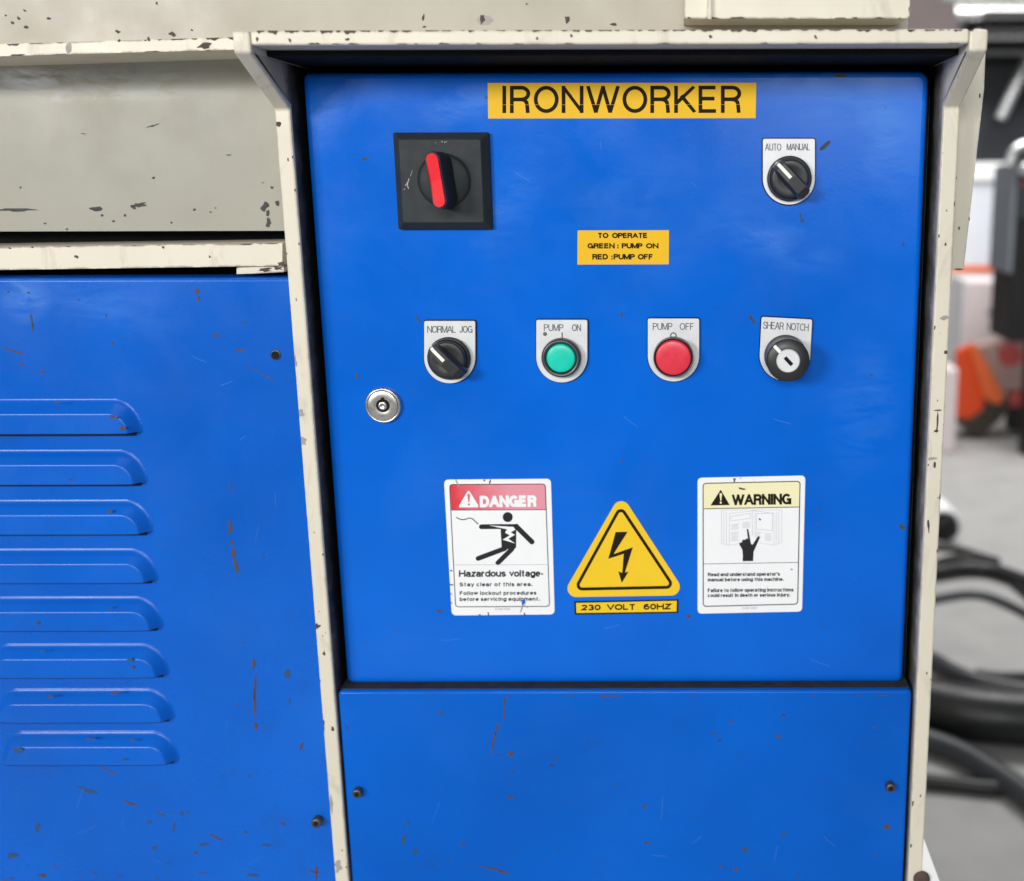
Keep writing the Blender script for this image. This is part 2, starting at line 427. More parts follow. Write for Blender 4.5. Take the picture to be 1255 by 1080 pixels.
def jag(mb, a, b, y, mi, depth=4, dens=.12, side=1, step=3.0):
    """flaked paint along an edge from a to b (photograph points on Y = y), biting to one side by up to depth"""
    A, B = Vector(a), Vector(b); L = (B - A).length; t = (B - A) / L; nr = Vector((-t.y, t.x)) * side
    s = 0.0
    while s < L:
        if random.random() < dens:
            ln = random.uniform(4, 22); e = min(L, s + ln); k = max(3, int((e - s) / step)); mx = random.uniform(.3, 1) * depth
            top = [A + t * (s + (e - s) * i / k) for i in range(k + 1)]
            bot = [A + t * (s + (e - s) * i / k) + nr * (mx * random.uniform(.3, 1) if 0 < i < k else 0.05) for i in range(k, -1, -1)]
            pts = [P(q.x, q.y, y) for q in top + bot]
            if side < 0: pts = pts[::-1]
            mb.add(pts, [list(range(len(pts)))], mi); s = e
        s += step

# ------------------------------------------------------------------ lettering: every glyph is drawn as strokes
def arc(cx, cy, rx, ry, a0, a1, n=None):
    n = n or max(4, int(abs(a1 - a0) / 15))
    return [(cx + rx * math.cos(math.radians(a0 + (a1 - a0) * k / n)), cy + ry * math.sin(math.radians(a0 + (a1 - a0) * k / n))) for k in range(n + 1)]
def el(cx, cy, rx, ry): return arc(cx, cy, rx, ry, 90, 450, 24)
X = .72
G = {
    'A': (.80, [[(0, 0), (.38, 1)], [(.42, 1), (.8, 0)], [(.13, .33), (.67, .33)]]),
    'C': (.76, [arc(.4, .5, .4, .5, 42, 318)]),
    'D': (.72, [[(.34, 0), (0, 0), (0, 1), (.34, 1)] + arc(.34, .5, .38, .5, 85, -90)]),
    'E': (.62, [[(.62, 0), (0, 0), (0, 1), (.60, 1)], [(0, .53), (.56, .53)]]),
    'F': (.58, [[(0, 0), (0, 1), (.58, 1)], [(0, .52), (.50, .52)]]),
    'G': (.80, [arc(.4, .5, .4, .5, 40, 325), [(.42, .45), (.8, .45), (.8, 0)]]),
    'H': (.72, [[(0, 0), (0, 1)], [(.72, 0), (.72, 1)], [(0, .53), (.72, .53)]]),
    'I': (.06, [[(.03, 0), (.03, 1)]]),
    'J': (.50, [[(.5, 1), (.5, .26)] + arc(.25, .25, .25, .25, -10, -170)]),
    'K': (.70, [[(0, 0), (0, 1)], [(.66, 1), (.02, .34)], [(.25, .60), (.70, 0)]]),
    'L': (.55, [[(0, 1), (0, 0), (.55, 0)]]),
    'M': (.84, [[(0, 0), (0, 1)], [(.03, 1), (.41, 0)], [(.81, 1), (.43, 0)], [(.84, 0), (.84, 1)]]),
    'N': (.72, [[(0, 0), (0, 1)], [(.02, 1), (.70, 0)], [(.72, 0), (.72, 1)]]),
    'O': (.84, [el(.42, .5, .42, .5)]),
    'P': (.64, [[(0, 0), (0, 1), (.36, 1)] + arc(.36, .74, .28, .26, 80, -90) + [(0, .48)]]),
    'R': (.68, [[(0, 0), (0, 1), (.38, 1)] + arc(.38, .75, .28, .25, 80, -90) + [(0, .5)], [(.36, .5), (.50, .47), (.585, .38), (.61, .24), (.63, 0)]]),
    'S': (.66, [arc(.33, .75, .29, .25, 15, 265) + arc(.33, .25, .33, .25, 88, -165)]),
    'T': (.66, [[(0, 1), (.66, 1)], [(.33, 0), (.33, 1)]]),
    'U': (.70, [[(0, 1), (0, .32)] + arc(.35, .32, .35, .32, 185, 355) + [(.7, .32), (.7, 1)]]),
    'V': (.76, [[(0, 1), (.37, 0)], [(.39, 0), (.76, 1)]]),
    'W': (1.16, [[(0, 1), (.28, 0)], [(.31, 0), (.57, 1)], [(.59, 1), (.85, 0)], [(.88, 0), (1.16, 1)]]),
    'Z': (.64, [[(.02, 1), (.62, 1), (0, 0), (.64, 0)]]),
    '0': (.56, [el(.28, .5, .28, .5)]),
    '1': (.30, [[(0, .8), (.2, 1), (.2, 0)]]),
    '2': (.56, [arc(.28, .72, .27, .28, 170, -40) + [(.01, 0), (.56, 0)]]),
    '3': (.56, [arc(.27, .74, .25, .26, 150, -90), arc(.27, .24, .28, .25, 90, -150)]),
    '6': (.56, [el(.28, .31, .28, .31), arc(.32, .5, .32, .5, 55, 190)]),
    'a': (.54, [arc(.26, .50, .24, .22, 160, 0) + [(.50, .0)], el(.25, .20, .25, .20)]),
    'b': (.54, [[(0, 0), (0, 1)], el(.27, .36, .27, .36)]),
    'c': (.50, [arc(.27, .36, .27, .36, 45, 315)]),
    'd': (.54, [[(.54, 0), (.54, 1)], el(.27, .36, .27, .36)]),
    'e': (.54, [[(0, .37), (.54, .37)] + arc(.27, .36, .27, .36, 4, 315)]),
    'f': (.30, [[(.12, 0), (.12, .80)] + arc(.30, .80, .18, .20, 175, 90), [(0, X), (.30, X)]]),
    'g': (.54, [el(.27, .36, .27, .36), [(.54, X), (.54, -.06)] + arc(.27, -.06, .27, .22, -10, -160)]),
    'h': (.50, [[(0, 0), (0, 1)], arc(.25, .45, .25, .27, 180, 0) + [(.50, 0)]]),
    'i': (.06, [[(.03, 0), (.03, X)], [(.03, .88), (.03, 1)]]),
    'j': (.16, [[(.14, X), (.14, -.12)] + arc(0, -.12, .14, .14, -10, -90), [(.14, .88), (.14, 1)]]),
    'k': (.48, [[(0, 0), (0, 1)], [(.46, X), (0, .26)], [(.17, .43), (.48, 0)]]),
    'l': (.06, [[(.03, 0), (.03, 1)]]),
    'm': (.84, [[(0, 0), (0, X)], arc(.21, .47, .21, .25, 180, 0) + [(.42, 0)], arc(.63, .47, .21, .25, 180, 0) + [(.84, 0)]]),
    'n': (.50, [[(0, 0), (0, X)], arc(.25, .45, .25, .27, 180, 0) + [(.50, 0)]]),
    'o': (.56, [el(.28, .36, .28, .36)]),
    'p': (.54, [[(0, -.28), (0, X)], el(.27, .36, .27, .36)]),
    'q': (.54, [[(.54, -.28), (.54, X)], el(.27, .36, .27, .36)]),
    'r': (.30, [[(0, 0), (0, X)], arc(.28, .44, .28, .28, 175, 85)]),
    's': (.46, [arc(.23, .54, .21, .18, 20, 265) + arc(.23, .18, .23, .18, 88, -160)]),
    't': (.36, [[(.15, .95), (.15, .14)] + arc(.29, .14, .14, .14, 185, 280), [(0, X), (.34, X)]]),
    'u': (.50, [[(0, X), (0, .26)] + arc(.25, .26, .25, .26, 185, 355) + [(.50, .26)], [(.50, X), (.50, 0)]]),
    'v': (.50, [[(0, X), (.25, 0), (.50, X)]]),
    'w': (.76, [[(0, X), (.19, 0), (.38, X), (.57, 0), (.76, X)]]),
    'y': (.50, [[(0, X), (.26, .02)], [(.50, X), (.20, -.22), (.04, -.26)]]),
    'z': (.46, [[(0, X), (.46, X), (0, 0), (.46, 0)]]),
    '.': (.06, [[(.03, 0), (.03, .10)]]), ':': (.06, [[(.03, 0), (.03, .12)], [(.03, .55), (.03, .67)]]),
    "'": (.06, [[(.03, .78), (.03, 1)]]), '-': (.26, [[(0, .36), (.26, .36)]]), '!': (.06, [[(.03, .32), (.03, 1)], [(.03, 0), (.03, .16)]]),
}
def stroke(mb, pts, t, to3, lift, mi, closed=False, clip=None):
    """flat ribbon of width t along pts (drawing units); to3(x, y, lift) gives the point in the scene"""
    p = [Vector(q) for q in pts]
    q = [p[0]]
    for a in p[1:]:
        if (a - q[-1]).length > 1e-6: q.append(a)
    p = q; n = len(p)
    if closed and (p[0] - p[-1]).length < 1e-6: p = p[:-1]; n -= 1
    L, R = [], []
    for i in range(n):
        if closed: a, c = p[i - 1], p[(i + 1) % n]
        else: a, c = (p[i - 1] if i else None), (p[i + 1] if i < n - 1 else None)
        d1 = (p[i] - a).normalized() if a is not None else None
        d2 = (c - p[i]).normalized() if c is not None else None
        d1 = d1 or d2; d2 = d2 or d1
        n1 = Vector((-d1.y, d1.x)); n2 = Vector((-d2.y, d2.x)); m = n1 + n2
        if m.length < .1: m = n1
        m = m.normalized(); m = m / max(.34, m.dot(n1))
        L.append(p[i] + m * t / 2); R.append(p[i] - m * t / 2)
    if clip:
        for a in L + R: a.y = min(max(a.y, clip[0] + clip[2] * (a.x - clip[3])), clip[1] + clip[2] * (a.x - clip[3]))
    v = [to3(a.x, a.y, lift + i * 2.5e-6) for i, a in enumerate(L)] + [to3(a.x, a.y, lift + i * 2.5e-6) for i, a in enumerate(R)]
    k = n if closed else n - 1
    fs = [[i, (i + 1) % n, n + (i + 1) % n, n + i] for i in range(k)]
    # face the viewer
    f0 = fs[0]; nn = (v[f0[1]] - v[f0[0]]).cross(v[f0[2]] - v[f0[0]])
    if nn.y > 0: fs = [f[::-1] for f in fs]
    mb.add(v, fs, mi)
_cnt = [0]
def text(mb, s, x0, top, x1, base, t, to3, lift, mi, gap=.20, space=.50, tilt=0.0, shear=0.0):
    """s fills x0..x1, cap height top..base (drawing units, y down), stroke width t"""
    wd, gl = 0.0, []
    for ch in s:
        if ch == ' ': wd += space - gap; continue
        gl.append((ch, wd)); wd += G[ch][0] + gap
    wd -= gap
    sx = (x1 - x0 - t) / wd; sy = (base - top - t)
    for ch, ox in gl:
        for st in G[ch][1]:
            pts = []
            for (x, y) in st:
                X_ = x0 + t / 2 + (ox + x) * sx; Y_ = base - t / 2 - y * sy
                pts.append((X_ + shear * (Y_ - base), Y_ + tilt * (X_ - x0)))
            # square ends reach the box's edge
            a, b_ = Vector(pts[0]), Vector(pts[1]); 
            closed = (Vector(pts[0]) - Vector(pts[-1])).length < 1e-6
            dg = ch in 'NWMVAKvwyk'
            if not closed:
                d = (a - b_).normalized() * t * .5 * (1 if abs((a - b_).normalized().y) > (.4 if dg else .9) else 0); pts[0] = tuple(a + d)
                a, b_ = Vector(pts[-1]), Vector(pts[-2]); d = (a - b_).normalized() * t * .5 * (1 if abs((a - b_).normalized().y) > (.4 if dg else .9) else 0); pts[-1] = tuple(a + d)
            _cnt[0] += 1
            stroke(mb, pts, t, to3, lift + (_cnt[0] % 7) * 0.000012, mi, closed, (top, base if min(q[1] for q in st) >= 0 else base + 1e3, tilt, x0))
def fpoly(mb, pts, to3, lift, mi):
    v = [to3(x, y, lift) for x, y in pts]
    nn = Vector((0, 0, 0))
    for i in range(len(v)): nn += v[i].cross(v[(i + 1) % len(v)])
    if nn.y > 0: v = v[::-1]
    mb.add(v, [list(range(len(v)))], mi)
def capsule(x0, y0, x1, y1, r, n=8):
    a = math.atan2(y1 - y0, x1 - x0)
    return [(x1 + r * math.cos(a - math.pi / 2 + math.pi * k / n), y1 + r * math.sin(a - math.pi / 2 + math.pi * k / n)) for k in range(n + 1)] + \
           [(x0 + r * math.cos(a + math.pi / 2 + math.pi * k / n), y0 + r * math.sin(a + math.pi / 2 + math.pi * k / n)) for k in range(n + 1)]
def circ(cx, cy, r, n=28): return [(cx + r * math.cos(2 * math.pi * k / n), cy + r * math.sin(2 * math.pi * k / n)) for k in range(n)]
def hull(circles, n=10):
    pts = []
    for cx, cy, r in circles: pts += circ(cx, cy, r, 40)
    pts = sorted(set(pts)); 
    def half(ps):
        o = []
        for p in ps:
            while len(o) > 1 and (o[-1][0] - o[-2][0]) * (p[1] - o[-2][1]) - (o[-1][1] - o[-2][1]) * (p[0] - o[-2][0]) <= 0: o.pop()
            o.append(p)
        return o
    a, b = half(pts), half(pts[::-1]); return a[:-1] + b[:-1]
def rquad(tl, tr, br, bl, r, n=5):
    """rounded quadrilateral in drawing units"""
    c = [Vector(q) for q in (tl, tr, br, bl)]; out = []
    for i in range(4):
        p, q, s = c[i - 1], c[i], c[(i + 1) % 4]
        a = q + (p - q).normalized() * r; b = q + (s - q).normalized() * r
        for k in range(n + 1):
            t = k / n
            w = (1 - t) ** 2 * a + 2 * t * (1 - t) * (q * .85 + (a + b) * .075) + t * t * b
            out.append((w.x, w.y))
    return out

# ------------------------------------------------------------------ tagging
def tag(o, label=None, cat=None, group=None, kind=None):
    for k, v in (('label', label), ('category', cat), ('group', group), ('kind', kind)):
        if v: o[k] = v
    return o
def empty(name, loc, label, cat, group=None):
    o = bpy.data.objects.new(name, None); COL.objects.link(o); o.location = loc; o.empty_display_size = .05
    return tag(o, label, cat, group)
def part_empty(name, parent, loc, label=None):
    o = bpy.data.objects.new(name, None); COL.objects.link(o); o.parent = parent; o.location = Vector(loc) - world_loc(parent); o.empty_display_size = .02
    if label: o['label'] = label
    return o
def copy_part(o, new_parent, delta):
    c = o.copy(); COL.objects.link(c); c.parent = new_parent; c.location = o.location + Vector(delta)
    return c

# ================================================================== SETTING
mb = MB(); box(mb, -4, 6, -4, 7.0, -.05, 0); tag(mb.build('floor', 'concrete'), kind='structure')
mb = MB(); box(mb, -4, 6, 6.9, 7.0, 0.004, 4.5); tag(mb.build('wall', 'wall'), kind='structure')

# ================================================================== THE MACHINE
BASE = Vector((-0.05, 0.25, 0.0))
mach = empty('ironworker_machine', BASE, 'blue and cream metalworking machine with louvered cover and hooded control door', 'machine')
YF, YH, YC = -0.015, -0.068, -0.012      # rail fronts, hood front, lower cover front
ZB = 0.10                                # how far down panels and rails reach

xlo = P(336, 134, YF).x; xli = xlo + .0100
xro = P(1177, 130, YF).x; xri = xro - .0105
zh0, zh1 = P(750, 54.5, YH).z, P(750, 37, YH).z
zs = P(336, 134, YF).z

# body behind, dark front under the panels
mb = MB(); box(mb, -1.1, xro - .012, .060, .52, .12, zh0 - .001)
mb.build('machine_body', 'cream_flat', mach, .004)
mb = MB(); box(mb, -1.1, P(1100, 30, .06).x, .0605, .50, zh0 - .0005, 1.52)
mb.build('head_body', 'cream_flat', mach, .004)
mb = MB(); box(mb, -1.09, xro - .011, .050, .0595, .12, zh0 - .002); mb.build('inner_liner', 'black', mach)
for x in (-1.0, xro - .10):
    mb = MB(); box(mb, x, x + .08, .08, .50, 0, .1195); mb.build('base_plinth', 'charcoal', mach, .003)

# upper beam and its lip
mb = MB(); yb = -.020
slab(mb, [P(-700, 62, yb), P(-700, -190, yb), P(1113, -190, yb), P(1113, 60, yb), P(305, 60, yb)][::1], .075)
for (x, y, l, w, a) in ((15, 28, 5, 3, 40), (23, 23, 5, 3, 60), (32, 33, 6, 4, 10), (60, 23, 5, 3, 0), (30, 13, 4, 2, 20), (7, 19, 3, 2, 0), (192, 4, 3, 4, 0), (235, 37, 3, 2, 0)):
    blob(mb, x, y, l, w, a, yb - .0002, 1, .35)
for (x, y, l, w, a) in ((144, 39, 7, 4, 20), (211, 42, 8, 5, 10), (519, 22, 3, 8, 5), (591, 24, 6, 12, 8), (695, 25, 6, 10, 0), (646, 5, 3, 2, 0), (520, 33, 5, 2, 0), (752, 30, 7, 3, 0)):
    blob(mb, x, y, l, w, a, yb - .0002, 2, .4)
blob(mb, 594, 25, 22, 12, 0, yb - .0001, 3, .06, 6)
beam = mb.build('upper_beam', ['beam', 'dark_chip', 'rust', 'primer'], mach)
mb = MB(); yl = -.032
slab(mb, [P(-700, 86, yl), P(-700, 70, yl), P(0, 54, yl), P(303, 45, yl), P(303, 60.5, yl), P(0, 69, yl)], .054)
jag(mb, (2, 54.4), (225, 47.5), yl - .0002, 1, 2.6, .10)
jag(mb, (215, 47.8), (296, 45.5), yl - .0002, 2, 4.0, .55)
jag(mb, (4, 68.6), (290, 60.8), yl - .0002, 1, 2.2, .06, -1)
blob(mb, 84, 58, 7, 14, 5, yl - .0002, 3, .25); blob(mb, 251, 56, 17, 6, -8, yl - .0003, 2, .4); blob(mb, 22, 67.5, 18, 2.5, -2, yl - .0002, 1)
blob(mb, 146, 50, 4, 3, 0, yl - .0002, 2); blob(mb, 182, 47.6, 4, 5, 0, yl - .0003, 2)
mb.build('lip', ['cream', 'dark_chip', 'rust', 'primer'], beam)

# guard box on the beam, upper right
mb = MB(); yg = -.047
slab(mb, [P(838, 23, yg), P(838, -120, yg), P(1115, -120, yg), P(1115, 20, yg), P(1112, 22, yg), P(1108, 23, yg)], .0268)
jag(mb, (842, 22.8), (1105, 22.8), yg - .0002, 1, 2.6, .12, -1)
jag(mb, (1114.6, 4), (1114.6, 18), yg - .0002, 1, 2, .3)
gb = mb.build('guard_box', ['cream', 'rust'], mach)
mb = MB(); slab(mb, [P(867, 23.4, yg - .003), P(867, -80, yg - .003), P(872, -80, yg - .003), P(872, 23.4, yg - .003)], .0029); mb.build('weld_seam', 'cream_flat', gb)

# recessed panel with its bent top, left
yr = .022
mb = MB()
zt0 = P(100, 60, yr).z
prof = []                                           # (y, pixel-row height) of the bend
A0, A1 = P(-700, 300, yr), P(352, 279, yr)
x0, x1 = A0.x, P(372, 279, yr).x
zb_ = P(100, 283.5, yr).z
ztop = P(100, 66, yr).z; zbend = P(100, 112, yr).z
ys = []
for k in range(9):
    t = k / 8; ys.append((yr - .016 * t ** 2.2, zbend + (ztop - zbend) * t))
yz = [(yr, zb_)] + ys + [(yr + .02, ztop), (yr + .02, zb_)]
o = len(mb.v); n = len(yz)
mb.add([(x0, y, z) for y, z in yz] + [(x1, y, z) for y, z in yz],
       [[i, i + 1, n + i + 1, n + i] for i in range(n - 1)], 0, True)
blob(mb, 22, 257, 46, 4, -1, yr - .0003, 1, .3, 14); blob(mb, 118, 256, 15, 5, 0, yr - .0003, 1); blob(mb, 170, 251, 19, 6, -8, yr - .0003, 1, .55, 15)
blob(mb, 163, 254, 6, 4, 40, yr - .0003, 1); blob(mb, 325, 253, 9, 10, 0, yr - .0003, 1, .5); blob(mb, 328, 261, 5, 8, 0, yr - .0003, 1, .4)
blob(mb, 329, 273, 7, 10, 10, yr - .0003, 1, .5); blob(mb, 340, 249, 5, 6, 0, yr - .0003, 1, .4); blob(mb, 188, 218, 4, 3, 0, yr - .0003, 1)
for (x, y) in ((25, 230), (238, 257), (258, 260), (264, 255), (125, 264), (153, 264), (333, 230), (322, 224), (82, 281), (55, 274), (210, 273), (139, 271)):
    blob(mb, x, y, random.uniform(2, 4), random.uniform(1, 3), 0, yr - .0003, 1)
blob(mb, 188, 154, 16, 1.6, -18, yr - .0003, 1, .5); blob(mb, 102, 164, 6, 1, 10, yr - .0003, 1); blob(mb, 280, 190, 8, 1.2, 0, yr - .0003, 1)
rp = mb.build('recessed_panel', ['shaded_cream', 'dark_chip'], mach)

# ledge rail under it
mb = MB(); ye = -.006
slab(mb, [P(-700, 346, ye), P(-700, 316, ye), P(0, 303, ye), P(346, 298, ye), P(346, 326, ye), P(0, 331, ye)], .050)
for (x, y, l, w) in ((94, 315, 5, 4), (257, 315, 2.5, 3), (345, 323, 9, 5), (200, 303, 4, 3), (12, 304, 4, 2), (40, 303, 3, 2)):
    blob(mb, x, y, l, w, 0, ye - .0002, 1, .5)
jag(mb, (4, 303.2), (342, 298.3), ye - .0002, 1, 2, .10)
lr = mb.build('ledge_rail', ['cream', 'rust'], mach)
mb = MB(); slab(mb, [P(290, 336, -.004), P(290, 328, -.004), P(348, 326, -.004), P(348, 333.5, -.004), P(320, 335, -.004)], .03)
blob(mb, 325, 331, 14, 4, -3, -.0043, 1, .6); blob(mb, 340, 329, 12, 5, 0, -.0043, 1, .5)
mb.build('shim', ['cream', 'rust'], lr)

# the hood round the control door
hood = part_empty('control_hood', mach, ((xlo + xro) / 2, 0, zh1))
mb = MB()
bl, br_ = P(297, 40, YH).x, P(1212, 40, YH).x
box(mb, xli + .0002, xri - .0002, YH, .049, zh0, zh1 + .0002)
ych = YH - .0002
jag(mb, (312, 37.6), (460, 37.4), ych, 1, 6, .55, 1, 2.5)
jag(mb, (460, 37.4), (760, 36.8), ych, 1, 3.5, .45, 1, 2.5)
jag(mb, (760, 36.8), (1195, 36.2), ych, 1, 4.0, .35, 1, 2.5)
jag(mb, (330, 54.2), (1190, 53.6), ych, 1, 2.2, .06, -1, 2.5)
for (x, y) in ((355, 49.5), (426, 48.5), (315, 48), (658, 47), (700, 44), (1000, 46), (871, 45)): blob(mb, x, y, random.uniform(3, 6), 3.5, random.uniform(0, 90), ych - .0001, 1, .45)
mb.build('top_plate', ['cream', 'rust'], hood, .0012, 2)
def side_plate(xa, xb, zadd):
    yz = [(YH, zh1 + zadd), (YH, zh0 - .004), (YF, zs), (YF, ZB), (.049, ZB), (.049, zh1 + zadd)]
    m = MB(); prism_x(m, yz, xa, xb)
    return m
def rb(m, px, py, l, w, a_, y_, mi, rough):
    k0 = len(m.v); blob(m, px, py, l, w, a_, y_, mi + 1, rough)
    for v in m.v[k0:]: v.x = min(max(v.x, chip_lim[0] + .0006), chip_lim[1] - .0006)
# chips on the rail fronts
def rail_chips(mb, side):
    y = YF - .0002
    for _ in range(20):
        py = random.uniform(150, 1075)
        if side < 0: a = P(0, py, YF); ox, w = xlo, .0100
        else: ox, w = xri, .0105
        u = random.random(); u = u * .12 if u < .35 else (.88 + (u - .8) * .5 if u > .8 else u)
        u = min(.94, max(.07, u))
        c = Vector((ox + u * w, y, P(838, py, YF).z))
        ln = random.choice((.0006, .0008, .001, .0018)) * random.uniform(.7, 1.3); wd = ln * random.uniform(.25, .6)
        pts = []
        for k in range(9):
            t = 2 * math.pi * k / 9; r = 1 + random.uniform(-.35, .35)
            x_ = min(max(c.x + math.cos(t) * wd * r, ox + .0005), ox + w - .0005)
            pts.append((x_, y, c.z + math.sin(t) * ln * r))
        mb.add(pts[::-1] if pts[0][0] > pts[2][0] and False else pts, [list(range(9))], random.choice((1, 1, 2)))
mb = side_plate(xlo, xli, 0); chip_lim = (xlo, xli); rail_chips(mb, -1); y = YF - .00025
rb(mb, 341, 152.5, 7, 7, 0, y, 0, .3); rb(mb, 368, 507, 8, 10, 10, y, 2, .45); rb(mb, 371, 540, 8, 14, -15, y, 2, .45); rb(mb, 361, 444, 5, 14, 5, y, 2, .45)
rb(mb, 389, 768, 7, 6, 0, y, 0, .45); rb(mb, 386, 789, 3, 9, 0, y, 0, .4); rb(mb, 396, 890, 3, 12, 0, y, 0, .5); rb(mb, 406, 985, 4, 22, -5, y, 2, .5); rb(mb, 415, 1063, 8, 12, 0, y, 2, .5)
mb.build('side_plate', ['cream', 'rust', 'dark_chip', 'primer'], hood, .0013, 2)
mb = side_plate(xri, xro, 0); chip_lim = (xri, xro); rail_chips(mb, 1)
rb(mb, 1157.5, 390, 13, 5, -12, y, 2, .35); rb(mb, 1159.5, 432, 5, 6, -40, y, 0, .4)
rb(mb, 1149, 516, 2, 27, 3, y, 0, .3); rb(mb, 1149, 503, 9, 2, 0, y, 0, .3); rb(mb, 1147.5, 528, 7, 4, -20, y, 0, .5); rb(mb, 1138, 645, 3, 14, -3, y, 1, .4)
rb(mb, 1143, 562, 13, 4, -10, y, 2, .4); rb(mb, 1114, 985, 1.6, 24, 3, y, 0, .4)
mb.build('side_plate', ['cream', 'rust', 'dark_chip', 'primer'], hood, .0013, 2)
# black strip added as painted shade under the hood; grimy shaded linings follow
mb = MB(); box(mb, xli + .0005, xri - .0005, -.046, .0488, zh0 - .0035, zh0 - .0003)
mb.build('hood_shade_strip', 'rubber_shade', hood)
# inner box front behind the door gap
mb = MB(); box(mb, xli + .0004, xri - .0004, .022, .0486, ZB + .02, zh0 - .004); mb.build('cabinet_front', 'black', hood)

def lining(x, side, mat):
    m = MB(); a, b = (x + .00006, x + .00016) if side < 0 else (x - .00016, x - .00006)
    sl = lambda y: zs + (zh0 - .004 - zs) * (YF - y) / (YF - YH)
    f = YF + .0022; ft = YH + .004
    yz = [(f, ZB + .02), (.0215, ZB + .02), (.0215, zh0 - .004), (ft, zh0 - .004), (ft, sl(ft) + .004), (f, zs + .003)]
    prism_x(m, yz, a, b); return m.build('shaded_grimy_lining', mat, hood)
lining(xli, -1, 'shade_grime_left'); lining(xri, 1, 'shade_grime_right')
def hairs(mb, xa, xb, ya, yb, y, mi, n):
    for _ in range(n):
        x, q, a, l = random.uniform(xa, xb), random.uniform(ya, yb), random.choice((1.45, 1.7, .5, -.4, .15)) + random.uniform(-.25, .25), random.uniform(8, 34)
        pts = [(x + math.cos(a) * l * k_ / 5, q + math.sin(a) * l * k_ / 5 + .02 * l * math.sin(k_)) for k_ in range(6)]
        stroke(mb, pts, random.uniform(.45, .8), lambda u, v, li: P(u, v, y - li), 0, mi)
# the control door
dx0, dx1, dz0, dz1 = -0.24315, 0.15608, 1.25 - .35289, 1.25 + .06854
mb = MB()
pillow(mb, rrect(dx0, dx1, dz0, dz1, .0046, 4, (.0066, .0046, .0046, .0046)), 0, .019, .0040, 6)
D = -.00015
blob(mb, 1011, 179, 19, 4.5, -42, D, 1, .25); blob(mb, 983, 270, 5, 4, 0, D, 1, .5); blob(mb, 981, 264, 1.5, 7, 5, D, 1, .4)
blob(mb, 512, 391, 12, 2.6, 58, D, 1, .3); blob(mb, 921, 391, 16, 4.4, 60, D, 1, .25); blob(mb, 762, 386, 8, 1.6, -65, D, 1, .4)
blob(mb, 1030, 93, 17, 4, 5, D, 1, .4); blob(mb, 447, 195, 7, 3.5, 0, D, 2, .4); blob(mb, 1105, 646, 8, 8, 40, D, 1, .55); blob(mb, 1068, 460, 3, 2, 0, D, 2)
blob(mb, 437, 461, 3, 6, 0, D, 2); blob(mb, 538, 749, 6, 4, 0, D, 2, .4); blob(mb, 844, 755, 6, 4, 20, D, 2, .4); blob(mb, 1107, 300, 2, 5, 0, D, 1)
for _ in range(14):
    blob(mb, random.uniform(440, 1090), random.uniform(540, 820), random.uniform(2, 5), random.uniform(1, 2), random.uniform(0, 180), D, random.choice((3, 3, 2)), .4, 7)
hairs(mb, 620, 930, 160, 270, D, 4, 3); hairs(mb, 640, 1000, 500, 580, D, 4, 2); hairs(mb, 440, 1080, 770, 825, D, 4, 3)
door = mb.build('control_door', ['door', 'dark_chip', 'scratch', 'olive', 'hairline'], mach)
# a few wiped pale streaks left on the paint
mb = MB()

# lower cover
c0, c1 = P(414.5, 860, YC).x, P(1117, 860, YC).x
c0 = max(c0, xli + .0006); c1 = min(c1, xri - .0006)
cz = P(770, 847, YC).z
mb = MB(); pillow(mb, rrect(c0, c1, ZB + .01, cz, .0030, 3), YC, .018, .0022, 4)
yq = YC - .00015
for (x, y_, l, w, a, m_) in ((618, 860, 2, 14, 3, 2), (617.5, 877, 2.6, 20, 3, 2), (609, 893, 3.4, 14, 15, 2), (605, 908, 3, 22, 8, 2), (603, 924, 1.4, 10, 0, 2), (626, 925, 8, 6, 0, 2), (626, 978, 9, 3, 35, 2),
        (600, 1064, 34, 2, 12, 2), (618, 1070, 14, 2.4, 15, 2), (567, 1034, 5, 4, 0, 2), (500, 1008, 5, 4, 0, 3), (494, 1030, 4, 14, 20, 3), (510, 1044, 8, 5, 0, 3), (790, 989, 8, 3, -15, 2), (793, 1033, 9, 3, -8, 2),
        (682, 930, 6, 4, 0, 3), (755, 962, 4, 3, 0, 3), (954, 902, 6, 3, 0, 2), (1072, 891, 5, 2, 0, 2), (1086.5, 1014, 6, 7, 0, 2), (874, 900, 4, 4, 0, 3), (896, 886, 8, 2, 0, 2), (960, 1022, 3, 12, 15, 3), (912, 1042, 9, 7, 0, 3),
        (884, 1062, 5, 3, 0, 2), (902, 1066, 4, 6, 0, 2), (627, 947, 4, 4, 0, 3), (540, 874, 10, 3, -40, 3), (1073, 1047, 2, 6, 0, 2), (978, 1072, 3, 5, 0, 3)):
    blob(mb, x, y_, l, w, a, yq, m_ - 1, .45, 9)
for (x, l) in ((624, 6), (700, 5), (740, 8), (748, 6), (756, 7), (997, 7), (1054, 9), (1078, 6), (1086, 8), (850, 4)):
    blob(mb, x, 854 - (x - 624) * .004, l, 2, 0, yq, 1, .5, 8)
hairs(mb, 430, 1090, 870, 1070, yq, 3, 6)
cover = mb.build('lower_cover', ['cover', 'scratch', 'olive', 'hairline'], mach)

m = MB(); box(m, c0 + .001, c1 - .001, YC + .0035, .0195, cz + .0001, cz + .0007); m.build('dust_line', 'ledge_dust', cover)

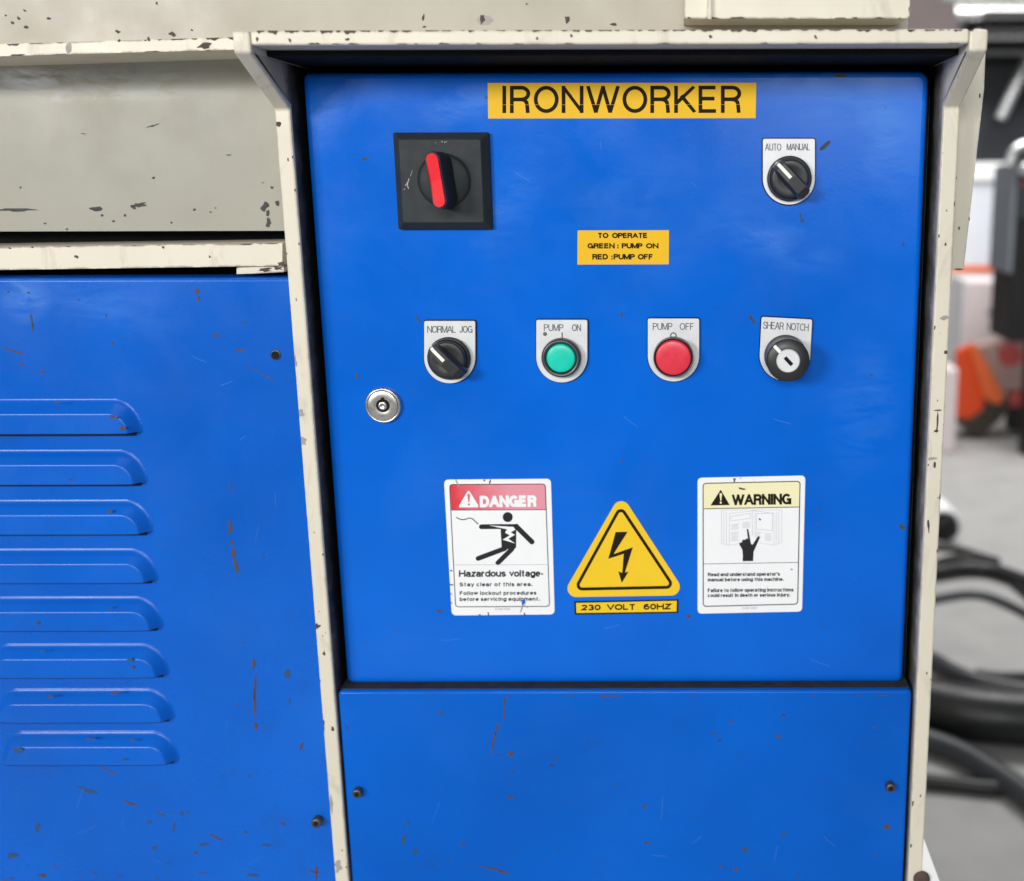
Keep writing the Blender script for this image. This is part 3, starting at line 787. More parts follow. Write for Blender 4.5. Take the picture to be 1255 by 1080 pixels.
# louvered panel
YL = -.008
lx1 = P(0, 600, YL).x
zl = P(150, 341, YL).z
mb = MB()
pillow(mb, rrect(P(-560, 600, YL).x, xlo - .0004, ZB + .01, zl, .0030, 3), YL, .020, .0022, 4)
yq = YL - .00015
for (x, y_, l, w, a, m_) in ((241, 357, 6, 7, 0, 2), (243, 366, 4, 7, 0, 2), (39, 393, 2.6, 17, -5, 1), (40, 401, 1.6, 9, 0, 1), (264, 411, 7, 4, 0, 2), (294, 429, 10, 3, 12, 2), (328, 462, 16, 2, 22, 2), (312, 453, 18, .9, 24, 2), (138, 421, 3.5, 4, 0, 1),
        (18, 431, 30, 2.2, 18, 2), (26, 447, 8, 2, 20, 2), (52, 456, 6, 4, 0, 2), (35, 359, 5, 2, 0, 1), (10, 358, 3, 2, 0, 1), (130, 387, 2, 4, 0, 1), (299, 396, 3, 3, 0, 1),
        (281.5, 648, 4.5, 18, -3, 2), (284, 665, 4, 6, 0, 2), (286, 677, 4, 12, 0, 2), (289, 693, 6, 19, -14, 2), (311, 813, 4, 15, 0, 2), (312.5, 838, 2.4, 34, 2, 2), (312, 862, 3, 30, -2, 2), (314, 890, 4, 9, 0, 2),
        (369, 915, 3, 11, 20, 2), (108, 969, 27, 4.5, 14, 3), (130, 943, 26, 2, 28, 2), (160, 985, 18, 2.4, 18, 2), (198, 998, 16, 3, 20, 3), (183, 1008, 8, 5, 0, 3), (230, 996, 4, 4, 0, 3), (213, 1013, 2, 12, 10, 1), (265, 1027, 24, 3, 26, 2),
        (301, 1020, 4, 4, 0, 1), (327, 1036, 16, 2.6, 0, 3), (250, 1035, 12, 4, 0, 3), (388, 1070, 4, 14, 5, 2), (384, 1068, 14, 2.4, 15, 2), (53, 1073, 6, 5, 0, 2), (310, 1073, 20, 3, 5, 3), (355, 860, 3, 7, 0, 3), (352, 827, 7, 10, 0, 3), (46, 1013, 6, 12, 0, 3), (15, 1049, 14, 7, 0, 3),
        (282, 595, 2, 5, 0, 2), (286, 604, 3, 2, 0, 2), (297, 788, 3, 2, 0, 1), (291, 863, 2.4, 2.4, 0, 2), (347, 1010, 8, 3, 20, 2), (323, 683, 3, 2, 0, 1), (306, 951, 2, 6, 0, 3), (240, 1045, 6, 4, 0, 2), (222, 997, 4, 6, 0, 3)):
    blob(mb, x, y_, l, w, a, yq, m_, .45, 9)
for k in range(18):
    blob(mb, random.uniform(0, 400), 1079 - random.random() ** 2 * 60, random.uniform(2, 9), random.uniform(1, 3), random.uniform(-30, 30), yq, random.choice((2, 3, 3)), .5, 7)
# little wear spots on the louvers
yq = YL - .0074 - .0009
for (x, y_, l, w, a, m_) in ((139, 511, 12, 4, 15, 0), (151, 525, 9, 5, 0, 0), (71, 493, 8, 2, 0, 0), (135, 627, 8, 3, 0, 0), (86, 588, 6, 1.6, 0, 1), (52, 798, 4, 3, 0, 0), (160, 809, 7, 4, 0, 1), (163, 818, 4, 4, 0, 0), (62, 854, 7, 3, 0, 0), (22, 920, 12, 6, 0, 1), (152, 931, 9, 2.4, 0, 1), (140, 850, 12, 2.6, 0, 0), (162, 908, 6, 2, 0, 0), (135, 745, 6, 2, -30, 1), (46, 764, 5, 4, 0, 0), (110, 906, 10, 2, 0, 0)):
    blob(mb, x, y_, l, w, a, yq, m_ + 2, .45, 9)

hairs(mb, 225, 350, 360, 1060, YL - .00015, 4, 6); hairs(mb, 20, 330, 945, 1070, YL - .00015, 4, 6)
panel = mb.build('louvered_panel', ['louver', 'dark_chip', 'scratch', 'olive', 'hairline'], mach)
# one louver, then copies
LW = P(222, 931, YL).x - P(2, 931, YL).x; LH = P(100, 895, YL).z - P(100, 931, YL).z; RW = LH * .40; HP = .0074
def louver_h(x, z):
    r = LH * 1.0; ax = 1.22
    xx = min(-x, x + LW) * ax
    # distance inside the rounded top outline (bottom is open)
    dz = LH - z
    if xx < r and dz < r: d = r - math.hypot(r - xx, r - dz)
    else: d = min(xx, dz)
    s = d / RW
    if s <= 0: return -.0006 + s * .0004, d
    k, k0 = .07, .34
    t = min(s, 1 + k)
    f = t * t / (2 * k0) if t < k0 else t - k0 / 2
    if s > 1 - k: f -= (t - 1 + k) ** 2 / (4 * k)
    f /= 1 - k0 / 2
    return HP * (f + max(0, s - 1) * .06), d
mb = MB(); nx, nz = 170, 46; vv = []; ff = []; lipf = []
for j in range(nz + 1):
    for i in range(nx + 1):
        u = i / nx; 
        x = -LW * (1 - u); z = LH * j / nz * 1.03
        h, d = louver_h(x, min(z, LH * 1.03)); vv.append((x, -h, z))
for j in range(nz):
    for i in range(nx): (lipf if j == 0 and 5 < i < nx - 5 else ff).append([j * (nx + 1) + i, j * (nx + 1) + i + 1, (j + 1) * (nx + 1) + i + 1, (j + 1) * (nx + 1) + i])
org = P(222, 931, YL)
mb.add([Vector(v) + org for v in vv], ff, 0, True)
for f in lipf: mb.f.append(f); mb.mi.append(1); mb.sm.append(True)  # bottom row darkened as the shade under the lip
# painted shade line below the open lip
mb.add([org + Vector(q) for q in ((-LW + .004, -.0005, .0), (-.004, -.0005, .0), (-.006, -.0005, -.0030), (-LW + .006, -.0005, -.0030))], [[3, 2, 1, 0]], 1)
lou = mb.build('louver', ['louver', 'lip_shade'], panel, origin=org)
for (x, y_) in ((177, 529), (183, 590.5), (190, 651), (196, 710), (202.5, 768), (209.5, 825), (216.5, 879.5)):
    copy_part(lou, panel, P(x, y_, YL) - org)
# socket screws
def screw(parent, px, py, y0, r=.0034, h=.0052):
    c = P(px, py, y0 - h); c = Vector((c.x, y0, c.z))
    m = MB(); lathe(m, c, [(r, -.0005), (r, h - .0006), (r * .86, h), (r * .58, h)], 22)
    hexr = [(r * .56 * math.cos(math.pi / 3 * k), r * .56 * math.sin(math.pi / 3 * k)) for k in range(6)]
    m2 = [Vector((c.x + a, c.y - h - .0001, c.z + b)) for a, b in hexr]
    m.add(m2, [list(range(6))[::-1]], 1)
    return m.build('socket_screw', ['steel_screw', 'black'], parent), c
s1, cc = screw(cover, 437, 974, YC)
d = P(1092, 967, YC - .0052); copy_part(s1, cover, Vector((d.x - cc.x, 0, d.z - cc.z)))
s2, cc2 = screw(panel, 387, 1010, YL, .0036, .0060)
hc = P(338, 435, YL); m = MB(); lathe(m, hc, [(.0034, .0001), (.0034, .0005), (.0026, .0006)], 24)
m.add([Vector((hc.x + .0027 * math.cos(2 * math.pi * k / 24), hc.y - .0007, hc.z + .0027 * math.sin(2 * math.pi * k / 24))) for k in range(24)], [list(range(24))], 1)
m.build('screw_hole', ['steel_screw', 'black'], panel)

# end plate and foot at the machine's right edge
mb = MB(); ya = .012
slab(mb, [P(1150, 331, ya), P(1150, 60, ya), P(1208, 60, ya), P(1206, 110, ya), P(1181, 331, ya)], .009)
blob(mb, 1175.5, 280, 2, 5, 0, ya - .0002, 1); blob(mb, 1188, 268, 1.6, 6, 0, ya - .0002, 1); blob(mb, 1171.5, 218, 3, 3, 0, ya - .0002, 1); blob(mb, 1201, 117, 2, 6, 0, ya - .0002, 1); blob(mb, 1175, 330, 13, 1.8, 0, ya - .0003, 1)
mb.build('end_plate', ['cream_flat', 'rust'], mach)
mb = MB(); slab(mb, [P(1118, 1330, -.0145), P(1118, 1000, -.0145), P(1124, 1010, -.0145), P(1127, 1014, -.0145), P(1153, 1084, -.0145), P(1230, 1330, -.0145)], .010)
ft = mb.build('foot_gusset', 'white_foot', mach)
c = P(1129, 1076, -.0146); m = MB(); lathe(m, c, [(.0060, 0), (.0060, .0022), (.0048, .0030), (.0020, .0031)], 20); m.build('bolt', 'rust', ft)

# ------------------------------------------------------------------ controls on the door
def door_at(px, py): return P(px, py, 0.0)
S = .54 / 1000        # one photograph unit on the door, metres
def legend(parent, cx, cy, half, top, rot, words_fn, label=None):
    """aluminium legend plate: straight top, round bottom, words above the operator"""
    hw = half; ph = cy - top
    out = [(-hw, -ph), (-hw, 0)] + [(hw * math.cos(math.radians(180 - 180 * k / 28)), hw * math.sin(math.radians(180 - 180 * k / 28))) for k in range(1, 28)] + [(hw, 0), (hw, -ph)]
    # round the two top corners a little
    out = [(-hw, -ph + 2.0), (-hw + .6, -ph + .6), (-hw + 2.0, -ph), (hw - 2.0, -ph), (hw - .6, -ph + .6), (hw, -ph + 2.0)] + [(hw, 0)] + [(hw * math.cos(math.radians(180 * k / 28)), hw * math.sin(math.radians(180 * k / 28))) for k in range(1, 28)] + [(-hw, 0)]
    a = math.radians(rot)
    def R2(x, y): return (cx + x * math.cos(a) - y * math.sin(a), cy + x * math.sin(a) + y * math.cos(a))
    pts = [P(*R2(x, y), 0) for x, y in out]
    ol = [(p.x, p.z) for p in pts][::-1]
    m = MB(); big = inset(ol, -.0006)
    pillow(m, big, -.0010, .0, .0003, 2, 1)  # oversized dark rim, gives the plate its shadow edge
    pillow(m, ol, -.0022, -.0010, .0003, 2, 0)
    def to3(x, y, l): 
        q = P(*R2(x, y), -.0022 - l); return q
    words_fn(m, to3)
    return m.build('legend_plate', ['legend', 'rubber_shade', 'engrave', 'steel'], parent)
def knob_rot(c, rot):
    ca, sa = math.cos(rot), math.sin(rot)
    return lambda u, w, h: Vector((c.x + u * ca - w * sa, c.y - h, c.z + u * sa + w * ca))
def selector(name, cx, cy, half, top, rot_plate, words_fn, ang, label):
    c = door_at(cx, cy); e = part_empty(name, mach, c, label)
    legend(e, cx, cy, half, top, rot_plate, words_fn)
    m = MB(); lathe(m, c, [(.0142, .0022), (.0144, .0050), (.0138, .0062), (.0126, .0064), (.0122, .0050)], 48); m.build('bezel', 'plastic', e)
    m = MB(); lathe(m, c, [(.0122, .003), (.0124, .0092), (.0118, .0106), (.0108, .0112), (.0075, .0104), (.003, .0098), (.0006, .0097)], 48)
    k = knob_rot(c, ang)
    # grip bar: lofted across the dial, u along the bar (tip at +u)
    secs = [(-.0150, .0030, .0022, .0085, .0110), (-.0138, .0046, .0034, .0070, .0150), (-.0100, .0052, .0036, .0070, .0172), (0, .0050, .0034, .0070, .0176), (.0100, .0044, .0031, .0070, .0170), (.0128, .0036, .0026, .0075, .0155), (.0136, .0024, .0016, .0085, .0115)]
    v, n = [], 6
    for (u, w0, w1, hb, ht) in secs:
        v += [k(u, -w0, hb), k(u, -w0 * .92, ht - .0035), k(u, -w1, ht), k(u, w1, ht), k(u, w0 * .92, ht - .0035), k(u, w0, hb)]
    fs = [[q * n + i, q * n + i + 1, (q + 1) * n + i + 1, (q + 1) * n + i] for q in range(len(secs) - 1) for i in range(n - 1)]
    fs += [list(range(n))[::-1], [(len(secs) - 1) * n + i for i in range(n)]]
    m.add(v, fs, 0, False)
    kn = m.build('knob', 'plastic', e)
    m = MB(); v = [k(u, w, h) for (u, w, h) in ((.0006, -.0011, .01778), (.0006, .0011, .01778), (.0100, .0011, .01718), (.0124, .0011, .0160), (.0124, -.0011, .0160), (.0100, -.0011, .01718))]
    m.add(v, [[0, 1, 2, 5], [5, 2, 3, 4]]); 
    v2 = [k(u, w, h) for (u, w, h) in ((.0124, .0011, .0160), (.0124, -.0011, .0160), (.01375, -.0010, .0120), (.01375, .0010, .0120))]
    m.add(v2, [[0, 1, 2, 3]])
    m.build('pointer', 'pointer', e)
    return e
def w_auto(m, t3):
    text(m, 'AUTO', -29, -43, -9, -34.3, 1.0, t3, .0001, 2, .22); text(m, 'MANUAL', -2.5, -43, 26.5, -34.6, 1.0, t3, .0001, 2, .14)
selector('selector_switch', 966.6, 219.0, 31.9, 170.2, 0, w_auto, math.radians(133.5), 'auto and manual selector with a black knob and white pointer below the top sign')
def w_norm(m, t3):
    text(m, 'NORMAL', -28.5, -38.5, 7, -30, 1.05, t3, .0001, 2, .12); text(m, 'JOG', 11, -38.5, 27, -30, 1.05, t3, .0001, 2, .20)
selector('selector_switch', 552.0, 438.0, 31.3, 393.0, 0, w_norm, math.radians(134), 'normal and jog selector with a black knob, above the door lock')

# key switch
c = door_at(961.8, 435.0); e = part_empty('key_switch', mach, c, 'shear and notch key switch with a tall black barrel and silver keyhole')
def w_shear(m, t3):
    text(m, 'SHEAR', -28.5, -39.5, -3, -30.5, 1.0, t3, .0001, 2, .14); text(m, 'NOTCH', .5, -39.5, 27.5, -30.5, 1.0, t3, .0001, 2, .14)
legend(e, 961.8, 435.0, 31.0, 389.5, 3.0, w_shear)
m = MB(); lathe(m, c, [(.0140, .0022), (.0142, .0050), (.0136, .0062), (.0136, .0190), (.0140, .0205), (.0140, .0222), (.0132, .0232), (.0070, .0234)], 56); m.build('barrel', 'plastic', e)
k = knob_rot(c, math.radians(133))
m = MB(); lathe(m, c + Vector((0, 0, 0)), [(.0077, .0228), (.0077, .0240), (.0070, .0246)], 40); m.build('lock_face', 'legend', e)
m = MB(); m.add([k(u, w, .0248) for u, w in ((-.0034, -.0012), (.0034, -.0012), (.0034, .0012), (-.0034, .0012))], [[0, 1, 2, 3]])
m.add([k(u * .8, w * .7 + .0002, .0248) for u, w in ((-.0034, -.0012), (.0034, -.0012), (.0034, .0012), (-.0034, .0012))], [])
m.build('keyhole', 'black', e)
m = MB(); m.add([k(u, w, .02385) for u, w in ((.0078, -.0011), (.0134, -.0011), (.0138, 0), (.0134, .0011), (.0078, .0011))], [[0, 1, 2, 3, 4]]); m.build('pointer', 'pointer', e)

# push buttons
def push(cx, cy, half, top, words_fn, cap, rb, rc, hb, hc_, label):
    c = door_at(cx, cy); e = part_empty('push_button', mach, c, label)
    legend(e, cx, cy, half, top, 0, words_fn)
    m = MB(); lathe(m, c, [(rb, .0022), (rb, .0060), (rb - .0008, hb), (rc + .0016, hb + .0004), (rc + .0006, hb - .0010), (rc + .0004, .004)], 48); m.build('bezel', 'dark_metal', e)
    m = MB(); lathe(m, c, [(rc, .003), (rc, hc_ - .0010), (rc - .0004, hc_ - .0003), (rc - .0012, hc_), (rc * .5, hc_ + .0003), (.0002, hc_ + .0004)], 48); m.build('cap', cap, e)
    return e
def w_on(m, t3):
    text(m, 'PUMP', -22.5, -39.5, 1.5, -31, 1.0, t3, .0001, 2, .22); text(m, 'ON', 12, -39.5, 23, -31, 1.0, t3, .0001, 2, .22)
    stroke(m, [(0, -29.5), (0, -20.5)], 1.5, t3, .0001, 2)
    fpoly(m, circ(-21, -27.5, 2.6, 9), t3, .0001, 2)
push(689.0, 437.0, 31.3, 391.6, w_on, 'green_cap', .0132, .0096, .0085, .0082, 'green pump on push button in a dark bezel')
def w_off(m, t3):
    text(m, 'PUMP', -25.5, -39.5, -1.5, -31, 1.0, t3, .0001, 2, .22); text(m, 'OFF', 7.5, -39.5, 25, -31, 1.0, t3, .0001, 2, .22)
    stroke(m, circ(-.2, -24, 3.4, 22), 1.5, t3, .0001, 2, True)
push(825.5, 435.5, 31.5, 390.0, w_off, 'red_cap', .0132, .0117, .0092, .0110, 'red pump off push button standing proud of its bezel')

# main rotary switch
c = door_at(545.5, 221.5); e = part_empty('main_switch', mach, c, 'square black rotary main switch with a red handle')
q = [P(483.6, 163, 0), P(599.9, 162.3, 0), P(604.9, 280, 0), P(489.8, 281.7, 0)]
hx = (q[1].x - q[0].x + q[2].x - q[3].x) / 4; hz = (q[0].z - q[3].z + q[1].z - q[2].z) / 4; cc = sum(q, Vector()) / 4
c = Vector((cc.x, 0, cc.z))
m = MB()
def sq(w, h, y_, r=.0012): return [(x, y_, z) for x, z in rrect(c.x - w, c.x + w, c.z - h, c.z + h, r, 3)]
rings = [sq(hx, hz, 0), sq(hx, hz, -.0030), sq(hx - .0006, hz - .0006, -.0038), sq(hx - .0042, hz - .0042, -.0078), sq(hx - .0048, hz - .0048, -.0082)]
n = len(rings[0]); v = [p for r in rings for p in r]
m.add(v, [[a * n + i, a * n + (i + 1) % n, (a + 1) * n + (i + 1) % n, (a + 1) * n + i] for a in range(4) for i in range(n)]); m.add(rings[-1], [list(range(n))])
def t3sw(x, y, l): return P(470 + x / 7.71, 150 + y / 7.71, -.0082 - l)
for (pts, w) in (([(545, 188), (552, 178), (560, 190)], 5), ([(575, 180), (580, 192), (600, 180)], 6), ([(488, 190), (492, 196)], 6), ([(205, 600), (235, 560), (240, 530)], 9), ([(228, 560), (226, 600), (238, 628)], 10), ([(255, 510), (272, 455)], 4), ([(190, 640), (205, 625)], 5)):
    stroke(m, pts, w, t3sw, .0001, 1)
m.build('mounting_plate', ['plastic_grey', 'primer'], e)
dc = Vector((c.x + .0019, -.0082, c.z + .0005))
m = MB(); lathe(m, dc, [(.0166, .0), (.0166, .0003), (.0150, .0010), (.0120, .0018), (.006, .0022), (.0005, .0023)], 56)
m.build('dial', ['plastic_grey'], e)
# groove round the dial
m = MB(); v = []
for k_ in range(56):
    a = 2 * math.pi * k_ / 56
    for r in (.0168, .0172): v.append((dc.x + r * math.cos(a), -.0083, dc.z + r * math.sin(a)))
m.add(v, [[2 * i, 2 * i + 1, (2 * i + 3) % 112, (2 * i + 2) % 112] for i in range(56)]); m.build('dial_groove', 'black', e)
# handle: lofted black grip with a two-facet red face
ha = math.radians(90 + 7.0)
k = knob_rot(dc, ha)
def cap_ring(L, w, h, n=10):
    o = []
    for i in range(n + 1):
        t = -math.pi / 2 + math.pi * i / n; o.append((L - w + w * math.cos(t), w * math.sin(t), h))
    for i in range(n + 1):
        t = math.pi / 2 + math.pi * i / n; o.append((-(L - w) + w * math.cos(t), w * math.sin(t), h))
    return o
m = MB(); rr = [cap_ring(.0180, .0072, .003), cap_ring(.0178, .0064, .008), cap_ring(.0178, .0056, .016), cap_ring(.0178, .0049, .0215), cap_ring(.0174, .0045, .0222)]
n = len(rr[0]); v = [k(*p) for r in rr for p in r]
m.add(v, [[a * n + i, a * n + (i + 1) % n, (a + 1) * n + (i + 1) % n, (a + 1) * n + i] for a in range(len(rr) - 1) for i in range(n)], 0, True)
m.add([k(*p) for p in rr[-1]], [list(range(n))])
hd = m.build('handle', 'plastic_grey', e)
m = MB(); a0 = cap_ring(.0164, .0036, .0)
def lift_(p): return .0226 + .0012 * abs(p[0]) / .0164
ups = [p for p in a0 if True]
top_half = [i for i, p in enumerate(a0) if p[0] >= 0]; 
v = [k(p[0], p[1], .0220) for p in a0] + [k(p[0], p[1], lift_(p)) for p in a0]
fs = [[i, (i + 1) % n, n + (i + 1) % n, n + i] for i in range(n)]
m.add(v, fs, 0)
ha_, hb_ = n // 2, n
A_ = [n + i for i in range(0, n // 2)]; B_ = [n + i for i in range(n // 2, n)]
mid = [k(0, -.0036, .0226), k(0, .0036, .0226)]
m.add(v + mid, [A_ + [2 * n + 1, 2 * n], B_ + [2 * n, 2 * n + 1]], 0)
m.build('red_grip', 'red_handle', e)

# door lock
c = P(469, 497.5, -.003); c.y = 0; e = part_empty('door_lock', mach, c, 'round steel cylinder lock at the left edge of the door')
m = MB(); lathe(m, c, [(.0123, 0), (.0123, .0018), (.0118, .0030), (.0108, .0034), (.0106, .0026)], 48); m.build('lock_ring', 'steel', e)
m = MB(); lathe(m, c, [(.0107, .0020), (.0103, .0021), (.0103, .0028)], 48, 1); lathe(m, c, [(.0102, .0020), (.0102, .0034), (.0098, .0037), (.0046, .0028)], 48, 0)
lathe(m, c, [(.0045, .0031), (.0032, .0031)], 32, 1); lathe(m, c, [(.0031, .0032), (.0030, .0038), (.0012, .0040), (.0009, .0032), (.0002, .0032)], 28, 0)
m.add([c + Vector(q) for q in ((-.0009, -.0041, .0028), (.0009, -.0041, .0028), (.0010, -.0041, .0058), (-.0007, -.0041, .0058))], [[0, 1, 2, 3]], 1)
m.build('lock_cylinder', ['steel', 'black'], e)

# ================================================================== SIGNS ON THE DOOR
def zoomer(x0, y0, s):
    return lambda x, y, l: P(x0 + x / s, y0 + y / s, -.0003 - l)
def sheet(name, pts, to3, mat, parent, lift=0.0, thick=None, extra=None):
    m = extra or MB(); k0 = len(m.v); v = [to3(x, y, lift) for x, y in pts]
    b = -.0001 if thick is None else thick
    nn = Vector((0, 0, 0))
    for i in range(len(v)): nn += v[i].cross(v[(i + 1) % len(v)])
    if nn.y > 0: v = v[::-1]
    n = len(v); bk = [Vector((p.x, -.00005, p.z)) for p in v]
    m.add(v + bk, [list(range(n))] + [[(i + 1) % n, i, n + i, n + (i + 1) % n] for i in range(n)])
    return m.build(name, mat, parent)
def sign(name, center, label):
    return empty(name, center, label, 'sign')

# name strip
t3 = zoomer(580, 80, 3.392)
sg = sign('name_sign', P(762, 123.5, 0), 'long yellow strip sign reading IRONWORKER along the top of the blue door')
sheet('backing', [(60, 74), (1177, 73), (1174, 220.5), (62, 222)], t3, 'yellow', sg)
m = MB(); text(m, 'IRONWORKER', 118, 86, 1116, 199, 15.5, t3, .00010, 0, .27, tilt=-.0008); m.build('lettering', 'ink', sg)
m = MB(); stroke(m, [(62, 165), (600, 164), (1175, 163)], .9, t3, .00017, 0); m.build('tape_seam', 'yellow_sign', sg)
# instruction label
sg = sign('instruction_sign', P(764, 303, 0), 'small yellow label with three lines on pump buttons, mid door')
sheet('backing', [(434, 687), (814, 686), (813, 828), (433, 829)], t3, 'yellow', sg)
m = MB()
text(m, 'TO', 517, 697, 562, 719, 5.7, t3, .0001, 0, .26); text(m, 'OPERATE', 577, 697, 725, 719, 5.7, t3, .0001, 0, .26)
text(m, 'GREEN', 475, 740, 588, 762, 5.6, t3, .0001, 0, .26); text(m, ':', 599, 740, 604, 762, 4.6, t3, .0001, 0); text(m, 'PUMP', 617, 740, 704, 762, 5.6, t3, .0001, 0, .26); text(m, 'ON', 718, 740, 770, 762, 5.6, t3, .0001, 0, .26)
text(m, 'RED', 495, 785, 560, 808, 5.7, t3, .0001, 0, .26); text(m, ':', 574, 785, 579, 808, 4.6, t3, .0001, 0); text(m, 'PUMP', 583, 785, 672, 808, 5.7, t3, .0001, 0, .26); text(m, 'OFF', 684, 785, 748, 808, 5.7, t3, .0001, 0, .26)
m.build('lettering', 'ink', sg)

# danger sign
t3 = zoomer(520, 570, 5.4); K = .05
sg = sign('danger_sign', P(611, 670, 0), 'white danger sticker with red header and a falling figure pictogram')
BT = [(167, 129), (801, 126), (829, 936), (207, 939)]
sheet('header_band', [(170, 140), (178, 131), (792, 127), (800, 138), (806, 297), (179, 300)], t3, 'red_band', sg, .00006)
m = MB()
stroke(m, rquad(*BT, 20), 5, t3, .00013, 0, True)
stroke(m, [(180, 299), (806, 296)], 4, t3, .00014, 0); stroke(m, [(198, 661), (818, 659)], 3.2, t3, .00014, 1)
fpoly(m, circ(552, 345, 33), t3, .00012, 0)
fpoly(m, capsule(378, 409, 520, 407, 16), t3, .00011, 0)
fpoly(m, [(400, 393), (620, 391), (625, 408), (608, 430), (608, 545), (590, 562), (512, 552), (505, 424), (440, 424)], t3, .000125, 0)
fpoly(m, capsule(608, 406, 712, 509, 17), t3, .000117, 0)
fpoly(m, capsule(532, 553, 356, 619, 16), t3, .000108, 0); fpoly(m, capsule(580, 556, 487, 648, 16), t3, .000113, 0)
fpoly(m, [(430, 400), (590, 410), (603, 428), (572, 446), (600, 462), (556, 488), (603, 520), (518, 494), (566, 466), (534, 448), (548, 426)], t3, .00019, 2)
stroke(m, smooth_path([(212, 347, 0), (240, 360, 0), (268, 361, 0), (295, 352, 0), (320, 358, 0), (340, 376, 0), (357, 392, 0)], 5) and [(q.x, q.y) for q in smooth_path([(212, 347, 0), (240, 360, 0), (268, 361, 0), (295, 352, 0), (320, 358, 0), (340, 376, 0), (357, 392, 0)], 5)], 6, t3, .00012, 0)
m.build('pictogram', ['soft_ink', 'grey_ink', 'white'], sg)
m = MB()
fpoly(m, hull([(293, 180, 9), (239, 272, 9), (349, 271, 9)]), t3, .00012, 0)
text(m, 'DANGER', 368, 204, 745, 281, 21, t3, .00012, 0, .34, tilt=-.012, shear=.02)
fpoly(m, [(285, 192), (303, 192), (298, 246), (291, 246)], t3, .00018, 1); fpoly(m, circ(295, 261, 7, 14), t3, .00018, 1)
m.build('header_lettering', ['white', 'red_band'], sg)
m = MB()
text(m, 'Hazardous', 229, 697, 540, 741, 9.6, t3, .0001, 0, .22, tilt=-.004); text(m, 'voltage-', 562, 696, 790, 740, 9.6, t3, .0001, 0, .22, tilt=-.004)
def line(m, s, x0, top, x1, base, t, mi=0, tilt=-.004, lift=.0001):
    text(m, s, x0, top, x1, base, t, t3, lift, mi, .30, .66, tilt)
line(m, 'Stay clear of this area.', 232, 778, 716, 804, 5.6); line(m, 'Follow lockout procedures', 234, 836, 742, 861, 5.6); line(m, 'before servicing equipment.', 234, 876, 765, 901, 5.6)
line(m, 'EAM 1016', 470, 946, 568, 961, 2.6, 1)
m.build('lettering', ['soft_ink', 'grey_ink'], sg)
m = MB()
fpoly(m, [(645, 905), (655, 890), (668, 896), (670, 915), (655, 925), (645, 930)], t3, .00022, 0)
fpoly(m, [(650, 925), (660, 928), (640, 975), (632, 978), (640, 950)], t3, .00021, 1); fpoly(m, [(662, 926), (688, 940), (682, 946), (660, 936)], t3, .00021, 1)
for (x, y) in ((437, 108), (432, 118)): fpoly(m, [(x - 3, y - 12), (x + 3, y - 12), (x + 3, y + 8), (x - 3, y + 8)], t3, .00022, 2)
fpoly(m, [(203, 98), (212, 98), (232, 140), (224, 140)], t3, .00022, 1)
for (x, y, w, h) in ((424, 985, 5, 12), (664, 990, 6, 12), (367, 992, 9, 4), (180, 793, 14, 5), (178, 700, 10, 5), (178, 853, 6, 4), (180, 912, 6, 4), (397, 102, 7, 6)): fpoly(m, [(x - w, y - h), (x + w * .6, y - h * .7), (x + w, y + h), (x - w * .8, y + h * .6)], t3, .00021, 2)
for i_ in range(len(m.mi)): m.mi[i_] += 1
sheet('backing', rquad((130, 97), (838, 91), (863, 989), (182, 996), 28), t3, ['white', 'door', 'primer', 'dark_chip'], sg, extra=m)

# warning sign
t3 = zoomer(830, 570, 5.4)
sg = sign('warning_sign', P(920, 667, 0), 'white warning sticker with pale yellow header and a hand over an open manual')
sheet('header_band', [(173, 133), (180, 124), (804, 110), (811, 119), (807, 279), (177, 290)], t3, 'pale_yellow', sg, .00006)
m = MB()
stroke(m, rquad((171, 122), (813, 108), (797, 921), (172, 936), 20), 6, t3, .00013, 0, True)
stroke(m, [(176, 290), (807, 278)], 5, t3, .00014, 0); stroke(m, [(173, 655), (799, 645)], 3.4, t3, .00014, 0)
fpoly(m, [(433, 636), (502, 636), (505, 576), (546, 482), (543, 472), (535, 472), (498, 528), (488, 522), (470, 424), (460, 424), (468, 490), (456, 486), (449, 496), (436, 494), (428, 503), (429, 512), (414, 514), (410, 524), (431, 562), (434, 600)], t3, .00016, 0)
for (x, a, b) in ((293, 300, 520), (308, 304, 525), (325, 309, 528), (345, 318, 530)): stroke(m, [(x, a), (x, b)], 2.2, t3, .00012, 1)
for (x, a, b) in ((640, 318, 530), (655, 310, 522), (672, 303, 518), (692, 298, 512)): stroke(m, [(x, a), (x, b)], 2.2, t3, .00012, 1)
stroke(m, [(293, 300), (498, 297)], 2, t3, .000115, 1); stroke(m, [(345, 322), (498, 303), (515, 302), (640, 322)], 2.2, t3, .000118, 1); stroke(m, [(498, 298), (498, 470)], 2.2, t3, .000122, 1); stroke(m, [(515, 300), (515, 480)], 2.2, t3, .000122, 1); stroke(m, [(500, 298), (692, 296)], 2, t3, .000116, 1)
stroke(m, [(293, 520), (345, 531), (410, 521)], 2, t3, .000118, 1); stroke(m, [(545, 515), (640, 531), (692, 512)], 2, t3, .000118, 1)
stroke(m, [(355, 340), (487, 320), (487, 352), (355, 372)], 2.4, t3, .000124, 1, True); stroke(m, [(524, 322), (630, 318), (630, 434), (524, 424)], 2.6, t3, .000124, 1, True)
for j in range(5): stroke(m, [(356, 396 + j * 8), (412 - (j % 3) * 7, 389 + j * 8)], 2.6, t3, .00012, 1); stroke(m, [(432, 384 + j * 8), (486 - (j % 2) * 9, 377 + j * 8)], 2.6, t3, .00012, 1)
for j in range(7): stroke(m, [(356, 448 + j * 9), (410 - (j % 3) * 6, 443 + j * 9)], 2.6, t3, .00012, 1)
